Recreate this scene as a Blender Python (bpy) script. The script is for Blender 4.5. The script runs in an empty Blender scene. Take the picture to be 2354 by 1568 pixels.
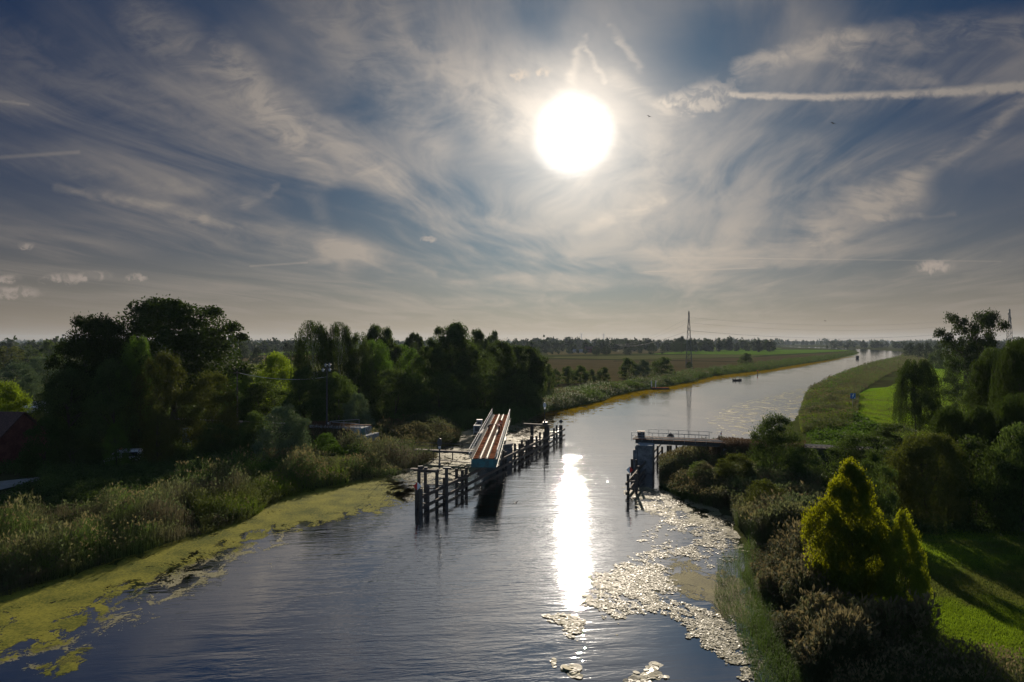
import bpy, bmesh, math, random
import numpy as np
from mathutils import Vector, Matrix
R = math.radians
C = bpy.context.scene.collection
sc = bpy.context.scene

# ------------------------------------------------------------------ camera
CAMZ, FPX, CX, HY = 17.6, 1569.0, 1176.5, 784.0     # image measured on a 2353 x 1568 copy of the photograph
cam_d = bpy.data.cameras.new('camera'); cam = bpy.data.objects.new('camera', cam_d); C.objects.link(cam)
cam.location = (0, 0, CAMZ); cam.rotation_euler = (R(90), 0, 0)
cam_d.lens = 24.0; cam_d.sensor_width = 36.0; cam_d.clip_start = 0.5; cam_d.clip_end = 80000
sc.camera = cam
sc.view_settings.view_transform = 'Standard'; sc.view_settings.look = 'None'
sc.view_settings.exposure = 0.6; sc.view_settings.gamma = 1.0; sc.view_settings.use_curve_mapping = False
cy = sc.cycles
cy.use_denoising = True
cy.max_bounces = 6; cy.diffuse_bounces = 2; cy.glossy_bounces = 3; cy.transmission_bounces = 3
cy.transparent_max_bounces = 10; cy.volume_bounces = 0; cy.sample_clamp_indirect = 4.0
cy.caustics_reflective = False; cy.caustics_refractive = False

# ------------------------------------------------------------------ sun
SUN_AZ, SUN_EL = math.atan(141.5/1569), math.atan(474/math.hypot(1569, 141.5))
sdir = Vector((math.sin(SUN_AZ)*math.cos(SUN_EL), math.cos(SUN_AZ)*math.cos(SUN_EL), math.sin(SUN_EL)))
sun_d = bpy.data.lights.new('sun', 'SUN'); sun = bpy.data.objects.new('sun', sun_d); C.objects.link(sun)
sun_d.energy = 4.5; sun_d.angle = R(0.55); sun_d.color = (1.0, 0.86, 0.68)
sun.rotation_euler = sdir.to_track_quat('Z', 'Y').to_euler(); sun.location = (60, 300, 200)

# ------------------------------------------------------------------ node maths helper
class E:
    nt = None
    def __init__(s, sock): s.s = sock
    @staticmethod
    def m(op, *a, clamp=False):
        n = E.nt.nodes.new('ShaderNodeMath'); n.operation = op; n.use_clamp = clamp
        for i, v in enumerate(a):
            if isinstance(v, E): E.nt.links.new(v.s, n.inputs[i])
            else: n.inputs[i].default_value = v
        return E(n.outputs[0])
    def __add__(s, o): return E.m('ADD', s, o)
    __radd__ = __add__
    def __sub__(s, o): return E.m('SUBTRACT', s, o)
    def __rsub__(s, o): return E.m('SUBTRACT', o, s)
    def __mul__(s, o): return E.m('MULTIPLY', s, o)
    __rmul__ = __mul__
    def __truediv__(s, o): return E.m('DIVIDE', s, o)
    def __rtruediv__(s, o): return E.m('DIVIDE', o, s)
    def mx(s, o): return E.m('MAXIMUM', s, o)
    def mn(s, o): return E.m('MINIMUM', s, o)
    def pw(s, o): return E.m('POWER', s, o)
    def exp(s): return E.m('EXPONENT', s)
    def sat(s): return E.m('ADD', s, 0.0, clamp=True)
def smooth(x, a, b, lo=0.0, hi=1.0):
    n = E.nt.nodes.new('ShaderNodeMapRange'); n.interpolation_type = 'SMOOTHSTEP'
    E.nt.links.new(x.s, n.inputs[0])
    for i, v in zip((1, 2, 3, 4), (a, b, lo, hi)): n.inputs[i].default_value = v
    return E(n.outputs[0])
def vec(x, y, z=0.0):
    n = E.nt.nodes.new('ShaderNodeCombineXYZ')
    for i, v in enumerate((x, y, z)):
        if isinstance(v, E): E.nt.links.new(v.s, n.inputs[i])
        else: n.inputs[i].default_value = v
    return E(n.outputs[0])
def noise(v, scale=1.0, detail=5.0, rough=0.55, dist=0.0):
    n = E.nt.nodes.new('ShaderNodeTexNoise'); E.nt.links.new(v.s, n.inputs['Vector'])
    n.inputs['Scale'].default_value = scale; n.inputs['Detail'].default_value = detail
    n.inputs['Roughness'].default_value = rough; n.inputs['Distortion'].default_value = dist
    return E(n.outputs[0])
def mixc(f, a, b, mode='MIX'):
    n = E.nt.nodes.new('ShaderNodeMix'); n.data_type = 'RGBA'; n.blend_type = mode
    for i, v in ((0, f), (6, a), (7, b)):
        if isinstance(v, E): E.nt.links.new(v.s, n.inputs[i])
        else: n.inputs[i].default_value = v if i == 0 else (*v, 1)
    return E(n.outputs[2])
def addc(a, b): return mixc(1.0, a, b, 'ADD')
def scalec(a, f):
    return mixc(1.0, a, vec(f, f, f), 'MULTIPLY')

# ------------------------------------------------------------------ world: Nishita sky, cirrus, contrails, the veiled sun
W = bpy.data.worlds.new('World'); sc.world = W; W.use_nodes = True
E.nt = W.node_tree; E.nt.nodes.clear()
tc = E.nt.nodes.new('ShaderNodeTexCoord'); sp = E.nt.nodes.new('ShaderNodeSeparateXYZ')
E.nt.links.new(tc.outputs['Generated'], sp.inputs[0])
dx, dy, dz = (E(sp.outputs[i]) for i in range(3))
sky = E.nt.nodes.new('ShaderNodeTexSky'); sky.sky_type = 'NISHITA'; sky.sun_disc = False
sky.sun_elevation = SUN_EL; sky.sun_rotation = SUN_AZ; sky.altitude = 0; sky.air_density = 1.0; sky.dust_density = 2.0; sky.ozone_density = 2.0
STR = 0.1
skyc = E(sky.outputs[0])
zp = dz.mx(0.004); yp = dy.mx(0.02)
front = smooth(dy, 0.05, 0.2)
u = dx/yp; v = dz.mx(0.0)/yp
ang = E.m('ARCCOSINE', (dx*sdir.x + dy*sdir.y + dz*sdir.z).mn(0.99999))
zc = dz.mx(0.0) + 0.035
X = (dx - 0.15*dy)/zc; Y = dy/zc
wn = noise(vec(X*0.6, Y*0.25, 3.1), 1.0, 2.0, 0.5) - 0.5
wn2 = noise(vec(X*0.5, Y*0.3, 17.7), 1.0, 2.0, 0.5) - 0.5
Xw = X + wn*1.8; Yw = Y + wn2*2.6
c1 = noise(vec(Xw*1.15, Yw*0.30, 0.7), 1.0, 6.0, 0.60, 0.35)
c2 = noise(vec(Xw*3.2, Yw*0.75, 5.7), 1.0, 5.0, 0.62, 0.6)
cov = noise(vec(X*0.45, Y*0.40, 9.2), 1.0, 2.0, 0.5)
cir = smooth(c1*0.70 + c2*0.24 + cov*0.46, 0.58, 0.90)
fine = noise(vec(u*14.0 + wn*3, v*30.0, 2.2), 1.0, 6.0, 0.65, 0.8)
fine2 = noise(vec(u*60.0, v*60.0, 4.2), 1.0, 4.0, 0.6, 0.5)
uw = u + (fine - 0.5)*0.030; vw = v + (noise(vec(u*10.0, v*22.0, 8.8), 1.0, 4.0, 0.6) - 0.5)*0.045
def px(x, y): return ((x - CX)/FPX, (HY - y)/FPX)
def stroke(a, b, w, wob=True, soft=1.0, w2=None):
    (ua, va), (ub, vb) = px(*a), px(*b)
    L2 = (ub - ua)**2 + (vb - va)**2
    U, V = (uw, vw) if wob else (u, v)
    t = (((U - ua)*(ub - ua) + (V - va)*(vb - va))*(1/L2)).sat()
    ex, ey = U - ua - t*(ub - ua), V - va - t*(vb - va)
    d = E.m('SQRT', ex*ex + ey*ey)
    ww = w/FPX if w2 is None else t*((w2 - w)/FPX) + w/FPX
    return smooth(d/ww, 1.0 + 0.25*soft, 1.0 - 0.95*soft)
def blob(c, rx, ry, wob=1.0):
    cu, cv = px(*c)
    U, V = u + (fine2 - 0.5)*0.035*wob, v + (fine2 - 0.5)*0.02*wob
    ex, ey = (U - cu)*(FPX/rx), (V - cv)*(FPX/ry)
    return smooth(E.m('SQRT', ex*ex + ey*ey), 1.2, 0.5)
#  veil density from the thin clouds
tex = smooth(fine, 0.34, 0.66, 0.25, 1.0)
def hole(c, rx, ry):
    cu, cv = px(*c)
    ex, ey = (uw + (c1 - 0.5)*0.12 - cu)*(FPX/rx), (vw + (c2 - 0.5)*0.08 - cv)*(FPX/ry)
    return smooth(E.m('SQRT', ex*ex + ey*ey), 1.5, 0.0)
gap = hole((1640, 120), 230, 160).mx(hole((2340, 20), 260, 110)).mx(hole((10, 10), 260, 120)*.8).mx(hole((60, 430), 260, 90)*0.9).mx(hole((2150, 0), 300, 80)*0.9).mx(hole((1240, 20), 120, 90)*0.7).mx(hole((120, 90), 250, 130)*0.6).mx(hole((2280, 480), 220, 130)*0.8).mx(hole((60, 300), 260, 60)*0.8).mx(hole((2050, 275), 330, 45)*0.8).mx(hole((480, 610), 330, 50)*0.7).mx(hole((830, 500), 130, 60)*0.6)
d_ = cir*0.76*(1.0 - gap*0.9)
for a, b, w, k, w2 in (((-250, 40), (640, 330), 110, .22, 90), ((330, 40), (900, 420), 75, .45, 60), ((520, 110), (760, 420), 55, .35, 30), ((760, -40), (1190, 300), 120, .34, 90), ((620, -60), (1010, 330), 60, .25, 50),
                 ((130, 425), (470, 510), 16, .55, 18), ((470, 510), (800, 585), 18, .5, 60), ((760, 570), (1000, 630), 45, .4, 10), ((700, 380), (790, 610), 30, .18, 20),
                 ((150, 380), (560, 460), 26, .24, 30), ((-60, 210), (70, 248), 10, .35, 4), ((560, 460), (640, 430), 14, .3, 8),
                 ((2360, 235), (2090, 430), 14, .42, 34), ((2090, 430), (1880, 540), 60, .5, 70), ((1880, 540), (1500, 620), 90, .32, 60), ((1860, 330), (2020, 480), 30, .25, 60), ((2000, 500), (2190, 488), 14, .42, 8),
                 ((1700, 160), (1960, 90), 26, .55, 40), ((1960, 95), (2380, 60), 44, .48, 60), ((1960, 150), (2150, 190), 26, .40, 30),
                 ((1310, 185), (1345, 75), 20, .32, 8), ((1345, 110), (1390, 190), 8, .35, 10), ((1400, 60), (1470, 150), 10, .30, 14), ((1420, 180), (1540, 260), 30, .28, 20),
                 ((1540, 270), (1480, 560), 60, .20, 80), ((1350, 520), (1530, 460), 30, .28, 10), ((900, 640), (2000, 650), 26, .22, 34), ((980, 708), (1560, 700), 8, .22, 14)):
    d_ = d_ + stroke(a, b, w, True, 1.0, w2)*tex*k
def tr1(*segs):
    o_ = None; V = v + (fine2 - 0.5)*0.010; U = u + (fine2 - 0.5)*0.01
    for a, b, w, w2 in segs:
        (ua, va), (ub, vb) = px(*a), px(*b); L2 = (ub - ua)**2 + (vb - va)**2
        t = (((U - ua)*(ub - ua) + (V - va)*(vb - va))*(1/L2)).sat()
        ex, ey = U - ua - t*(ub - ua), V - va - t*(vb - va)
        q = smooth(E.m('SQRT', ex*ex + ey*ey)/(t*((w2 - w)/FPX) + w/FPX), 1.25, 0.1)
        o_ = q if o_ is None else o_.mx(q)
    return o_
tex2 = smooth(fine2, 0.35, 0.62, 0.55, 1.0)
trail = (tr1(((1680, 219), (1880, 223), 9, 10), ((1880, 223), (2100, 216), 10, 12), ((2100, 216), (2380, 198), 12, 16)))*tex2*0.85
puff = blob((1585, 232), 62, 30, 2.2).mx(blob((1640, 216), 62, 36, 2.2))*smooth(fine2, 0.38, 0.64, 0.35, 1.0)*0.62
thin = (stroke((1540, 592), (2300, 601), 2.0, False, .9) + stroke((575, 612), (705, 604), 3.0, False, .9)*1.3 + stroke((1480, 625), (1740, 616), 2, False, .9) + stroke((0, 362), (180, 350), 6, False, 1.0))*0.28
d_ = (d_ + (trail + puff)*front + thin*front).sat()
cum = blob((30, 672), 70, 16).mx(blob((20, 640), 30, 10)).mx(blob((150, 640), 55, 14)).mx(blob((215, 634), 44, 12)).mx(blob((318, 636), 27, 10)).mx(blob((58, 566), 22, 8)).mx(blob((985, 549), 22, 7)).mx(blob((2150, 611), 46, 17)).mx(blob((1195, 172), 26, 16)).mx(blob((1252, 166), 14, 14))*front
#  radiance
angE = ang*(1.0 + smooth(dz, sdir.z, sdir.z + .28)*.9)*(1.0 - smooth(dz, sdir.z, 0.05)*.15)
g_far = (angE*(-1/0.46)).exp(); g_mid = (angE*(-1/0.16)).exp(); g_near = (ang*ang*(-1/(0.080**2))).exp()
core = smooth(ang + (fine - 0.5)*0.02, 0.066, 0.020)
hor = (dz.mx(0.0)*(-1/0.085)).exp()
hz2 = (dz.mx(0.0)*(-1/0.30)).exp()
# deep blue towards the sun; sky behind the camera left brighter to lift shade
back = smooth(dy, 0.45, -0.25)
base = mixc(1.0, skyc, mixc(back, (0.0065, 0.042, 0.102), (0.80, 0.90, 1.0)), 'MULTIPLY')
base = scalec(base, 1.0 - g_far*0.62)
def lit(c0, c1, c2):
    return addc(addc(c0, scalec(E(_rgb(c1)), g_far)), scalec(E(_rgb(c2)), g_mid))
def _rgb(c):
    n = E.nt.nodes.new('ShaderNodeRGB'); n.outputs[0].default_value = (*c, 1); return n.outputs[0]
K = 10.0/1.41
k3 = lambda *c: tuple(x*K for x in c)
cloudc = lit(k3(.072, .080, .100), k3(.32, .262, .20), k3(.80, .72, .62))
cloudc = mixc(hz2*0.75, cloudc, lit(k3(.18, .155, .13), k3(.27, .22, .155), k3(.25, .2, .14)))
horc = lit(k3(.180, .147, .112), k3(.37, .295, .20), k3(.08, .06, .04))
horf = (hor*0.97 + hz2*0.04).sat()
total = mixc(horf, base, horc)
total = mixc((d_*(1.0 - hor*0.35)).sat(), total, cloudc)
total = mixc(cum*(smooth(fine2, 0.38, 0.62, 0.1, 0.75)), total, lit(k3(.25, .21, .185), k3(.30, .25, .20), k3(.3, .24, .16)))
total = addc(total, scalec(E(_rgb(k3(.46, .40, .33))), g_near))
total = addc(total, scalec(E(_rgb(k3(.20, .175, .14))), g_mid))
total = addc(total, scalec(E(_rgb(k3(1.1, 1.02, .92))), core))
total = addc(total, scalec(E(_rgb(k3(8.0, 7.2, 6.2))), smooth(ang, 0.030, 0.010)))
out = E.nt.nodes.new('ShaderNodeOutputWorld'); bg = E.nt.nodes.new('ShaderNodeBackground')
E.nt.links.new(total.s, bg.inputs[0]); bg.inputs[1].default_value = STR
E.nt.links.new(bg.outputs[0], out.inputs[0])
W.cycles.sampling_method = 'MANUAL'; W.cycles.sample_map_resolution = 1024

# =================================================================== helpers
def G(x, y, z=0.0):
    """point of the plane z seen at pixel x, y of the 2353-wide photograph"""
    d = (CAMZ - z)*FPX/(y - HY)
    return Vector(((x - CX)/FPX*d, d, z))
def XA(x, d): return (x - CX)/FPX*d
def ZA(y, d): return CAMZ - (y - HY)/FPX*d
rng = np.random.default_rng(7)
random.seed(7)

def tag(o, label=None, cat=None, group=None, kind=None):
    if label: o['label'] = label
    if cat: o['category'] = cat
    if group: o['group'] = group
    if kind: o['kind'] = kind
    return o
def empty(name, loc=(0, 0, 0), rz=0.0, label=None, cat=None, group=None):
    o = bpy.data.objects.new(name, None); C.objects.link(o); o.location = loc; o.rotation_euler = (0, 0, rz)
    o.empty_display_size = 0.3
    return tag(o, label, cat, group)
def mesh_np(name, V, F, mat=None, smoothf=False):
    """V (n,3), F (m,k) one polygon size"""
    V = np.asarray(V, dtype=np.float32); F = np.asarray(F, dtype=np.int32)
    m = bpy.data.meshes.new(name); k = F.shape[1]
    m.vertices.add(len(V)); m.vertices.foreach_set('co', V.ravel())
    m.loops.add(F.size); m.loops.foreach_set('vertex_index', F.ravel())
    m.polygons.add(len(F)); m.polygons.foreach_set('loop_start', np.arange(0, F.size, k, dtype=np.int32))
    if smoothf: m.polygons.foreach_set('use_smooth', np.ones(len(F), dtype=bool))
    m.update(calc_edges=True)
    if mat: m.materials.append(mat)
    return m
def link(name, m, parent=None, loc=None):
    o = bpy.data.objects.new(name, m); C.objects.link(o)
    if parent: o.parent = parent
    if loc is not None: o.location = loc
    return o
class MB:
    def __init__(s): s.bm = bmesh.new()
    def box(s, c, size, rz=0.0, M=None, bev=0.0):
        x, y, z = (v/2 for v in size)
        vs = [Vector((i*x, j*y, k*z)) for i in (-1, 1) for j in (-1, 1) for k in (-1, 1)]
        T = Matrix.Translation(Vector(c)) @ (M.to_4x4() if M is not None else Matrix.Rotation(rz, 4, 'Z'))
        b = [s.bm.verts.new(T @ v) for v in vs]
        for f in ((0, 1, 3, 2), (4, 6, 7, 5), (0, 4, 5, 1), (2, 3, 7, 6), (0, 2, 6, 4), (1, 5, 7, 3)):
            s.bm.faces.new([b[i] for i in f])
        return s
    def beam(s, a, b, w, h):
        a, b = Vector(a), Vector(b); d = b - a; L = d.length
        x = d.normalized(); up = Vector((0, 0, 1)) if abs(x.z) < 0.95 else Vector((0, 1, 0))
        y = up.cross(x).normalized(); z = x.cross(y)
        M = Matrix((x, y, z)).transposed()
        return s.box((a + b)/2, (L, w, h), M=M)
    def tube(s, a, b, r0, r1=None, n=8, caps=True):
        a, b = Vector(a), Vector(b); r1 = r0 if r1 is None else r1
        x = (b - a).normalized(); up = Vector((0, 0, 1)) if abs(x.z) < 0.95 else Vector((0, 1, 0))
        y = up.cross(x).normalized(); z = x.cross(y)
        A = [s.bm.verts.new(a + (y*math.cos(t) + z*math.sin(t))*r0) for t in (2*math.pi*i/n for i in range(n))]
        B = [s.bm.verts.new(b + (y*math.cos(t) + z*math.sin(t))*r1) for t in (2*math.pi*i/n for i in range(n))]
        for i in range(n):
            s.bm.faces.new((A[i], A[(i+1) % n], B[(i+1) % n], B[i]))
        if caps: s.bm.faces.new(A[::-1]); s.bm.faces.new(B)
        return s
    def path(s, pts, rad, n=6):
        for i in range(len(pts) - 1):
            r0 = rad[i] if isinstance(rad, (list, tuple)) else rad
            r1 = rad[i+1] if isinstance(rad, (list, tuple)) else rad
            s.tube(pts[i], pts[i+1], r0, r1, n)
        return s
    def lathe(s, c, prof, n=20):
        c = Vector(c); rings = []
        for r, z in prof:
            rings.append([s.bm.verts.new(c + Vector((r*math.cos(2*math.pi*i/n), r*math.sin(2*math.pi*i/n), z))) for i in range(n)])
        for A, B in zip(rings, rings[1:]):
            for i in range(n): s.bm.faces.new((A[i], A[(i+1) % n], B[(i+1) % n], B[i]))
        s.bm.faces.new(rings[0][::-1]); s.bm.faces.new(rings[-1])
        return s
    def poly(s, pts, th, axis):
        """flat polygon pts extruded by the vector axis*th"""
        ax = Vector(axis)*th
        A = [s.bm.verts.new(Vector(p)) for p in pts]; B = [s.bm.verts.new(Vector(p) + ax) for p in pts]
        s.bm.faces.new(A[::-1]); s.bm.faces.new(B); n = len(pts)
        for i in range(n): s.bm.faces.new((A[i], A[(i+1) % n], B[(i+1) % n], B[i]))
        return s
    def build(s, name, mat, parent=None, bev=0.0, smoothf=False, loc=None):
        bmesh.ops.recalc_face_normals(s.bm, faces=s.bm.faces[:])
        if bev: bmesh.ops.bevel(s.bm, geom=s.bm.edges[:], offset=bev, segments=1, affect='EDGES', clamp_overlap=True)
        m = bpy.data.meshes.new(name); s.bm.to_mesh(m); s.bm.free()
        if smoothf:
            for p in m.polygons: p.use_smooth = True
        m.materials.append(mat)
        return link(name, m, parent, loc)

# ------------------------------------------------------------------ materials
def newmat(name):
    m = bpy.data.materials.new(name); m.use_nodes = True; E.nt = m.node_tree; E.nt.nodes.clear()
    o = E.nt.nodes.new('ShaderNodeOutputMaterial'); return m, o
def rgb(c): return E(_rgb(c))
def pos():
    n = E.nt.nodes.new('ShaderNodeNewGeometry'); return E(n.outputs['Position'])
def objco():
    n = E.nt.nodes.new('ShaderNodeTexCoord'); return E(n.outputs['Object'])
def vmul(v, k):
    n = E.nt.nodes.new('ShaderNodeVectorMath'); n.operation = 'MULTIPLY'; E.nt.links.new(v.s, n.inputs[0]); n.inputs[1].default_value = k; return E(n.outputs[0])
def sep(v):
    n = E.nt.nodes.new('ShaderNodeSeparateXYZ'); E.nt.links.new(v.s, n.inputs[0]); return [E(o) for o in n.outputs]
def bump(h, strength=0.3, dist=0.05, nrm=None):
    n = E.nt.nodes.new('ShaderNodeBump'); n.inputs['Strength'].default_value = strength; n.inputs['Distance'].default_value = dist
    E.nt.links.new(h.s, n.inputs['Height'])
    if nrm: E.nt.links.new(nrm.s, n.inputs['Normal'])
    return E(n.outputs[0])
def principled(col, rough=0.6, spec=0.5, nrm=None, metal=0.0):
    n = E.nt.nodes.new('ShaderNodeBsdfPrincipled')
    if isinstance(col, E): E.nt.links.new(col.s, n.inputs['Base Color'])
    else: n.inputs['Base Color'].default_value = (*col, 1)
    if isinstance(rough, E): E.nt.links.new(rough.s, n.inputs['Roughness'])
    else: n.inputs['Roughness'].default_value = rough
    n.inputs['Specular IOR Level'].default_value = spec; n.inputs['Metallic'].default_value = metal
    if nrm: E.nt.links.new(nrm.s, n.inputs['Normal'])
    return n
def solid(name, c, rough=0.6, spec=0.4, var=0.25, sc_=3.0, metal=0.0, bmp=0.0, stretch=(1, 1, 1), dark=None):
    m, o = newmat(name)
    p = vmul(objco(), stretch)
    n1 = noise(p, sc_, 6, 0.6)
    n2 = noise(p, sc_*7, 4, 0.6)
    f = smooth(n1*0.6 + n2*0.4, 0.35, 0.65)
    lo = dark or tuple(v*(1 - var*1.6) for v in c)
    col = mixc(f, lo, tuple(min(1, v*(1 + var)) for v in c))
    nr = bump(n2, bmp, 0.03) if bmp else None
    b = principled(col, rough, spec, nr, metal)
    E.nt.links.new(b.outputs[0], o.inputs[0]); return m
def leafmat(name, c, trans, tcol=None, rough=0.65, var=0.35, spec=0.04, patch=None):
    """c: leaf colour; light also passes through the leaf"""
    m, o = newmat(name)
    oi = E.nt.nodes.new('ShaderNodeObjectInfo'); rnd = E(oi.outputs['Random'])
    ge = E.nt.nodes.new('ShaderNodeNewGeometry')
    isl = E(ge.outputs['Random Per Island'])
    nz = noise(pos(), 0.55, 3, 0.6)
    f = (isl*0.5 + smooth(nz, 0.35, 0.65)*0.5)
    lo = tuple(v*(1 - var) for v in c); hi = (min(1, c[0]*(1 + var*1.5)), min(1, c[1]*(1 + var*1.1)), c[2]*(1 + var*.4))
    col = mixc(f, lo, hi)
    if patch:
        pn_ = smooth(noise(pos(), .10, 4, .6, .4), .42, .60); col = mixc(pn_, col, mixc(f, tuple(v*.7 for v in patch), patch))
    k = rnd*0.4 + 0.8
    col = scalec(col, k)
    b = principled(col, rough, spec)
    t = E.nt.nodes.new('ShaderNodeBsdfTranslucent')
    tc_ = tcol or (c[0]*1.6, c[1]*1.6, c[2]*0.6)
    tcx = mixc(f, tuple(v*0.7 for v in tc_), tuple(min(1, v*1.2) for v in tc_))
    if patch: tcx = mixc(pn_, tcx, tuple(v*1.3 for v in patch))
    E.nt.links.new(scalec(tcx, k).s, t.inputs[0])
    mx = E.nt.nodes.new('ShaderNodeMixShader'); mx.inputs[0].default_value = trans
    E.nt.links.new(b.outputs[0], mx.inputs[1]); E.nt.links.new(t.outputs[0], mx.inputs[2])
    E.nt.links.new(mx.outputs[0], o.inputs[0]); return m

M = {}
M['timber'] = solid('wet_timber', (.045, .036, .030), .45, .5, .4, 1.5, bmp=.5, stretch=(1, 1, .25))
M['timber_top'] = solid('weathered_timber', (.15, .125, .105), .85, .12, .4, 2.0, bmp=.3)
M['deck'] = solid('deck_planks', (.22, .095, .055), .95, .0, .5, 1.2, bmp=.5, stretch=(1, 1, 1))
M['grey_wood'] = solid('grey_walk_boards', (.24, .23, .21), .95, .0, .2, 2.0, bmp=.3)
M['mid_boards'] = solid('mid_boards', (.18, .12, .085), .95, .0, .25, 2.0, bmp=.3)
M['rail'] = solid('rail_steel', (.34, .31, .28), .6, .3, .2, 4, metal=.2)
M['teal'] = solid('teal_paint', (.032, .145, .155), .6, .4, .3, 1.2, dark=(.05, .085, .08))
M['white_metal'] = solid('white_railing_paint', (.62, .62, .60), .35, .6, .15, 5)
M['grey_metal'] = solid('grey_metal', (.22, .24, .25), .4, .6, .2, 4)
M['dark_metal'] = solid('dark_metal', (.04, .04, .042), .45, .5, .3, 4)
M['pylon'] = solid('pylon_steel', (.10, .11, .12), .5, .4, .2, 1)
M['concrete'] = solid('pier_concrete', (.17, .165, .16), .85, .25, .3, .8, bmp=.4)
M['concrete_pale'] = solid('abutment_concrete', (.30, .32, .33), .85, .25, .25, .8, bmp=.4)
M['rust'] = solid('rusty_plate', (.20, .085, .05), .75, .3, .3, 1.5)
M['red'] = solid('sign_red', (.55, .025, .02), .5, .4, .05, 3)
M['white'] = solid('sign_white', (.78, .78, .78), .5, .4, .04, 3)
M['signblue'] = solid('sign_blue', (.01, .10, .32), .5, .4, .08, 3)
M['vest'] = solid('orange_vest', (.85, .10, .02), .7, .2, .1, 8)
M['vest_band'] = solid('vest_band', (.75, .75, .6), .5, .4, .05, 8)
M['cloth_dark'] = solid('dark_clothes', (.02, .022, .03), .85, .2, .3, 8)
M['skin'] = solid('skin', (.32, .17, .11), .6, .3, .08, 8)
M['hair'] = solid('hair', (.025, .018, .013), .7, .3, .2, 12)
M['bark'] = solid('bark', (.055, .045, .038), .9, .2, .4, 2.5, bmp=.7, stretch=(1, 1, .3))
M['birch_bark'] = solid('birch_bark', (.45, .44, .41), .8, .2, .35, 2.5, dark=(.06, .06, .06), stretch=(.4, .4, 1.5))
M['roof_tile'] = solid('roof_tiles', (.085, .045, .038), .8, .25, .35, 5, bmp=.5)
M['roof_red'] = solid('red_roof', (.14, .05, .04), .8, .25, .25, 1)
M['plaster'] = solid('pale_plaster', (.45, .44, .42), .9, .2, .15, 1)
M['van_white'] = solid('white_van_paint', (.70, .72, .75), .25, .6, .04, 2)
M['glass_dark'] = solid('dark_glass', (.015, .02, .025), .08, .7, .1, 2)
M['amber'] = solid('amber_plastic', (.75, .16, .03), .3, .5, .05, 4)
M['tyre'] = solid('tyre_rubber', (.02, .02, .02), .8, .2, .1, 9)
M['hull_blue'] = solid('pale_blue_hull', (.35, .42, .48), .4, .5, .1, 3)
M['ballast'] = solid('ballast', (.10, .085, .07), .95, .2, .4, 7, bmp=.8)
M['lampglass'] = solid('lamp_glass', (.55, .58, .60), .12, .7, .05, 4)
M['bird'] = solid('bird_feathers', (.02, .02, .022), .7, .3, .2, 20)

M['fender_cable'] = solid('old_rope', (.30, .29, .27), .9, .0, .3, 6)
# leaf kinds
M['reedpale'] = leafmat('pale_reed_leaves', (.125, .150, .060), .40, (.20, .24, .07), var=.45, patch=(.10, .12, .05))
M['plumepale'] = leafmat('pale_reed_plumes', (.16, .142, .085), .38, (.20, .17, .08), var=.4)
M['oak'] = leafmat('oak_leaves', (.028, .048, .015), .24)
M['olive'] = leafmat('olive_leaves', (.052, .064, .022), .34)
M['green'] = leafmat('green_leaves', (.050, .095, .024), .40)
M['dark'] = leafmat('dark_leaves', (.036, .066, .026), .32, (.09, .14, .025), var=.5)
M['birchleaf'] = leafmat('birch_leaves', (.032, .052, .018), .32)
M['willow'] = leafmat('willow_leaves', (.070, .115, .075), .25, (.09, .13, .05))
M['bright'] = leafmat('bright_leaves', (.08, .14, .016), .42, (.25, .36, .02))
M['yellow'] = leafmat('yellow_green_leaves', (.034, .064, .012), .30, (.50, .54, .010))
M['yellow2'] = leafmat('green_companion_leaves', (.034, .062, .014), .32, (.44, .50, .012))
M['far'] = leafmat('distant_leaves', (.034, .052, .030), .20)
M['reed'] = leafmat('reed_leaves', (.065, .110, .036), .42, (.13, .20, .04), var=.45, patch=(.10, .09, .05))
M['reedbrown'] = leafmat('reed_plumes', (.115, .105, .060), .38, (.18, .155, .07), var=.45, patch=(.075, .10, .04))
M['reeddark'] = leafmat('dark_sedge', (.050, .088, .030), .38)
M['grass'] = leafmat('grass_blades', (.075, .130, .016), .45, (.21, .32, .015), patch=(.095, .11, .025))
M['drygrass'] = leafmat('dry_grass', (.085, .060, .040), .35, (.13, .085, .045))

# =================================================================== river and ground
RP = [Vector((-75, 0, 0)), Vector((-52, 20, 0))] + [G(*p) for p in (
  (0, 1365), (150, 1320), (330, 1265), (470, 1222), (560, 1190), (600, 1160), (690, 1128), (790, 1112), (900, 1090), (985, 1060), (1000, 1048), (985, 1040), (1012, 1032),
  (1045, 1018), (1052, 1006), (1042, 996), (1050, 990), (1092, 984), (1171, 978), (1221, 964), (1237, 950), (1312, 935), (1379, 921), (1400, 911), (1456, 899), (1500, 893), (1544, 886),
  (1588, 878), (1635, 865), (1722, 855), (1766, 850), (1830, 839), (1911, 827), (1951, 818), (1976, 811), (1964, 806), (1895, 801.5), (1812, 798.2), (1770, 797.2), (1770, 796), (1812, 796.4),
  (1873, 797.8), (1927, 799.7), (1991, 803), (2071, 808), (2077, 812), (2066, 820), (1991, 838), (1951, 853), (1905, 874), (1857, 898), (1852, 917), (1849, 930), (1844, 951), (1828, 962),
  (1760, 1000), (1700, 1026), (1640, 1043), (1590, 1050), (1545, 1058), (1522, 1070), (1515, 1085), (1525, 1110), (1560, 1138), (1640, 1165), (1690, 1192), (1685, 1230), (1712, 1280),
  (1705, 1330), (1735, 1400), (1745, 1480), (1800, 1568))] + [Vector((11, 22, 0)), Vector((7, 0, 0)), Vector((3, -60, 0)), Vector((-90, -60, 0))]
RPa = np.array([(p.x, p.y) for p in RP])
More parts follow.
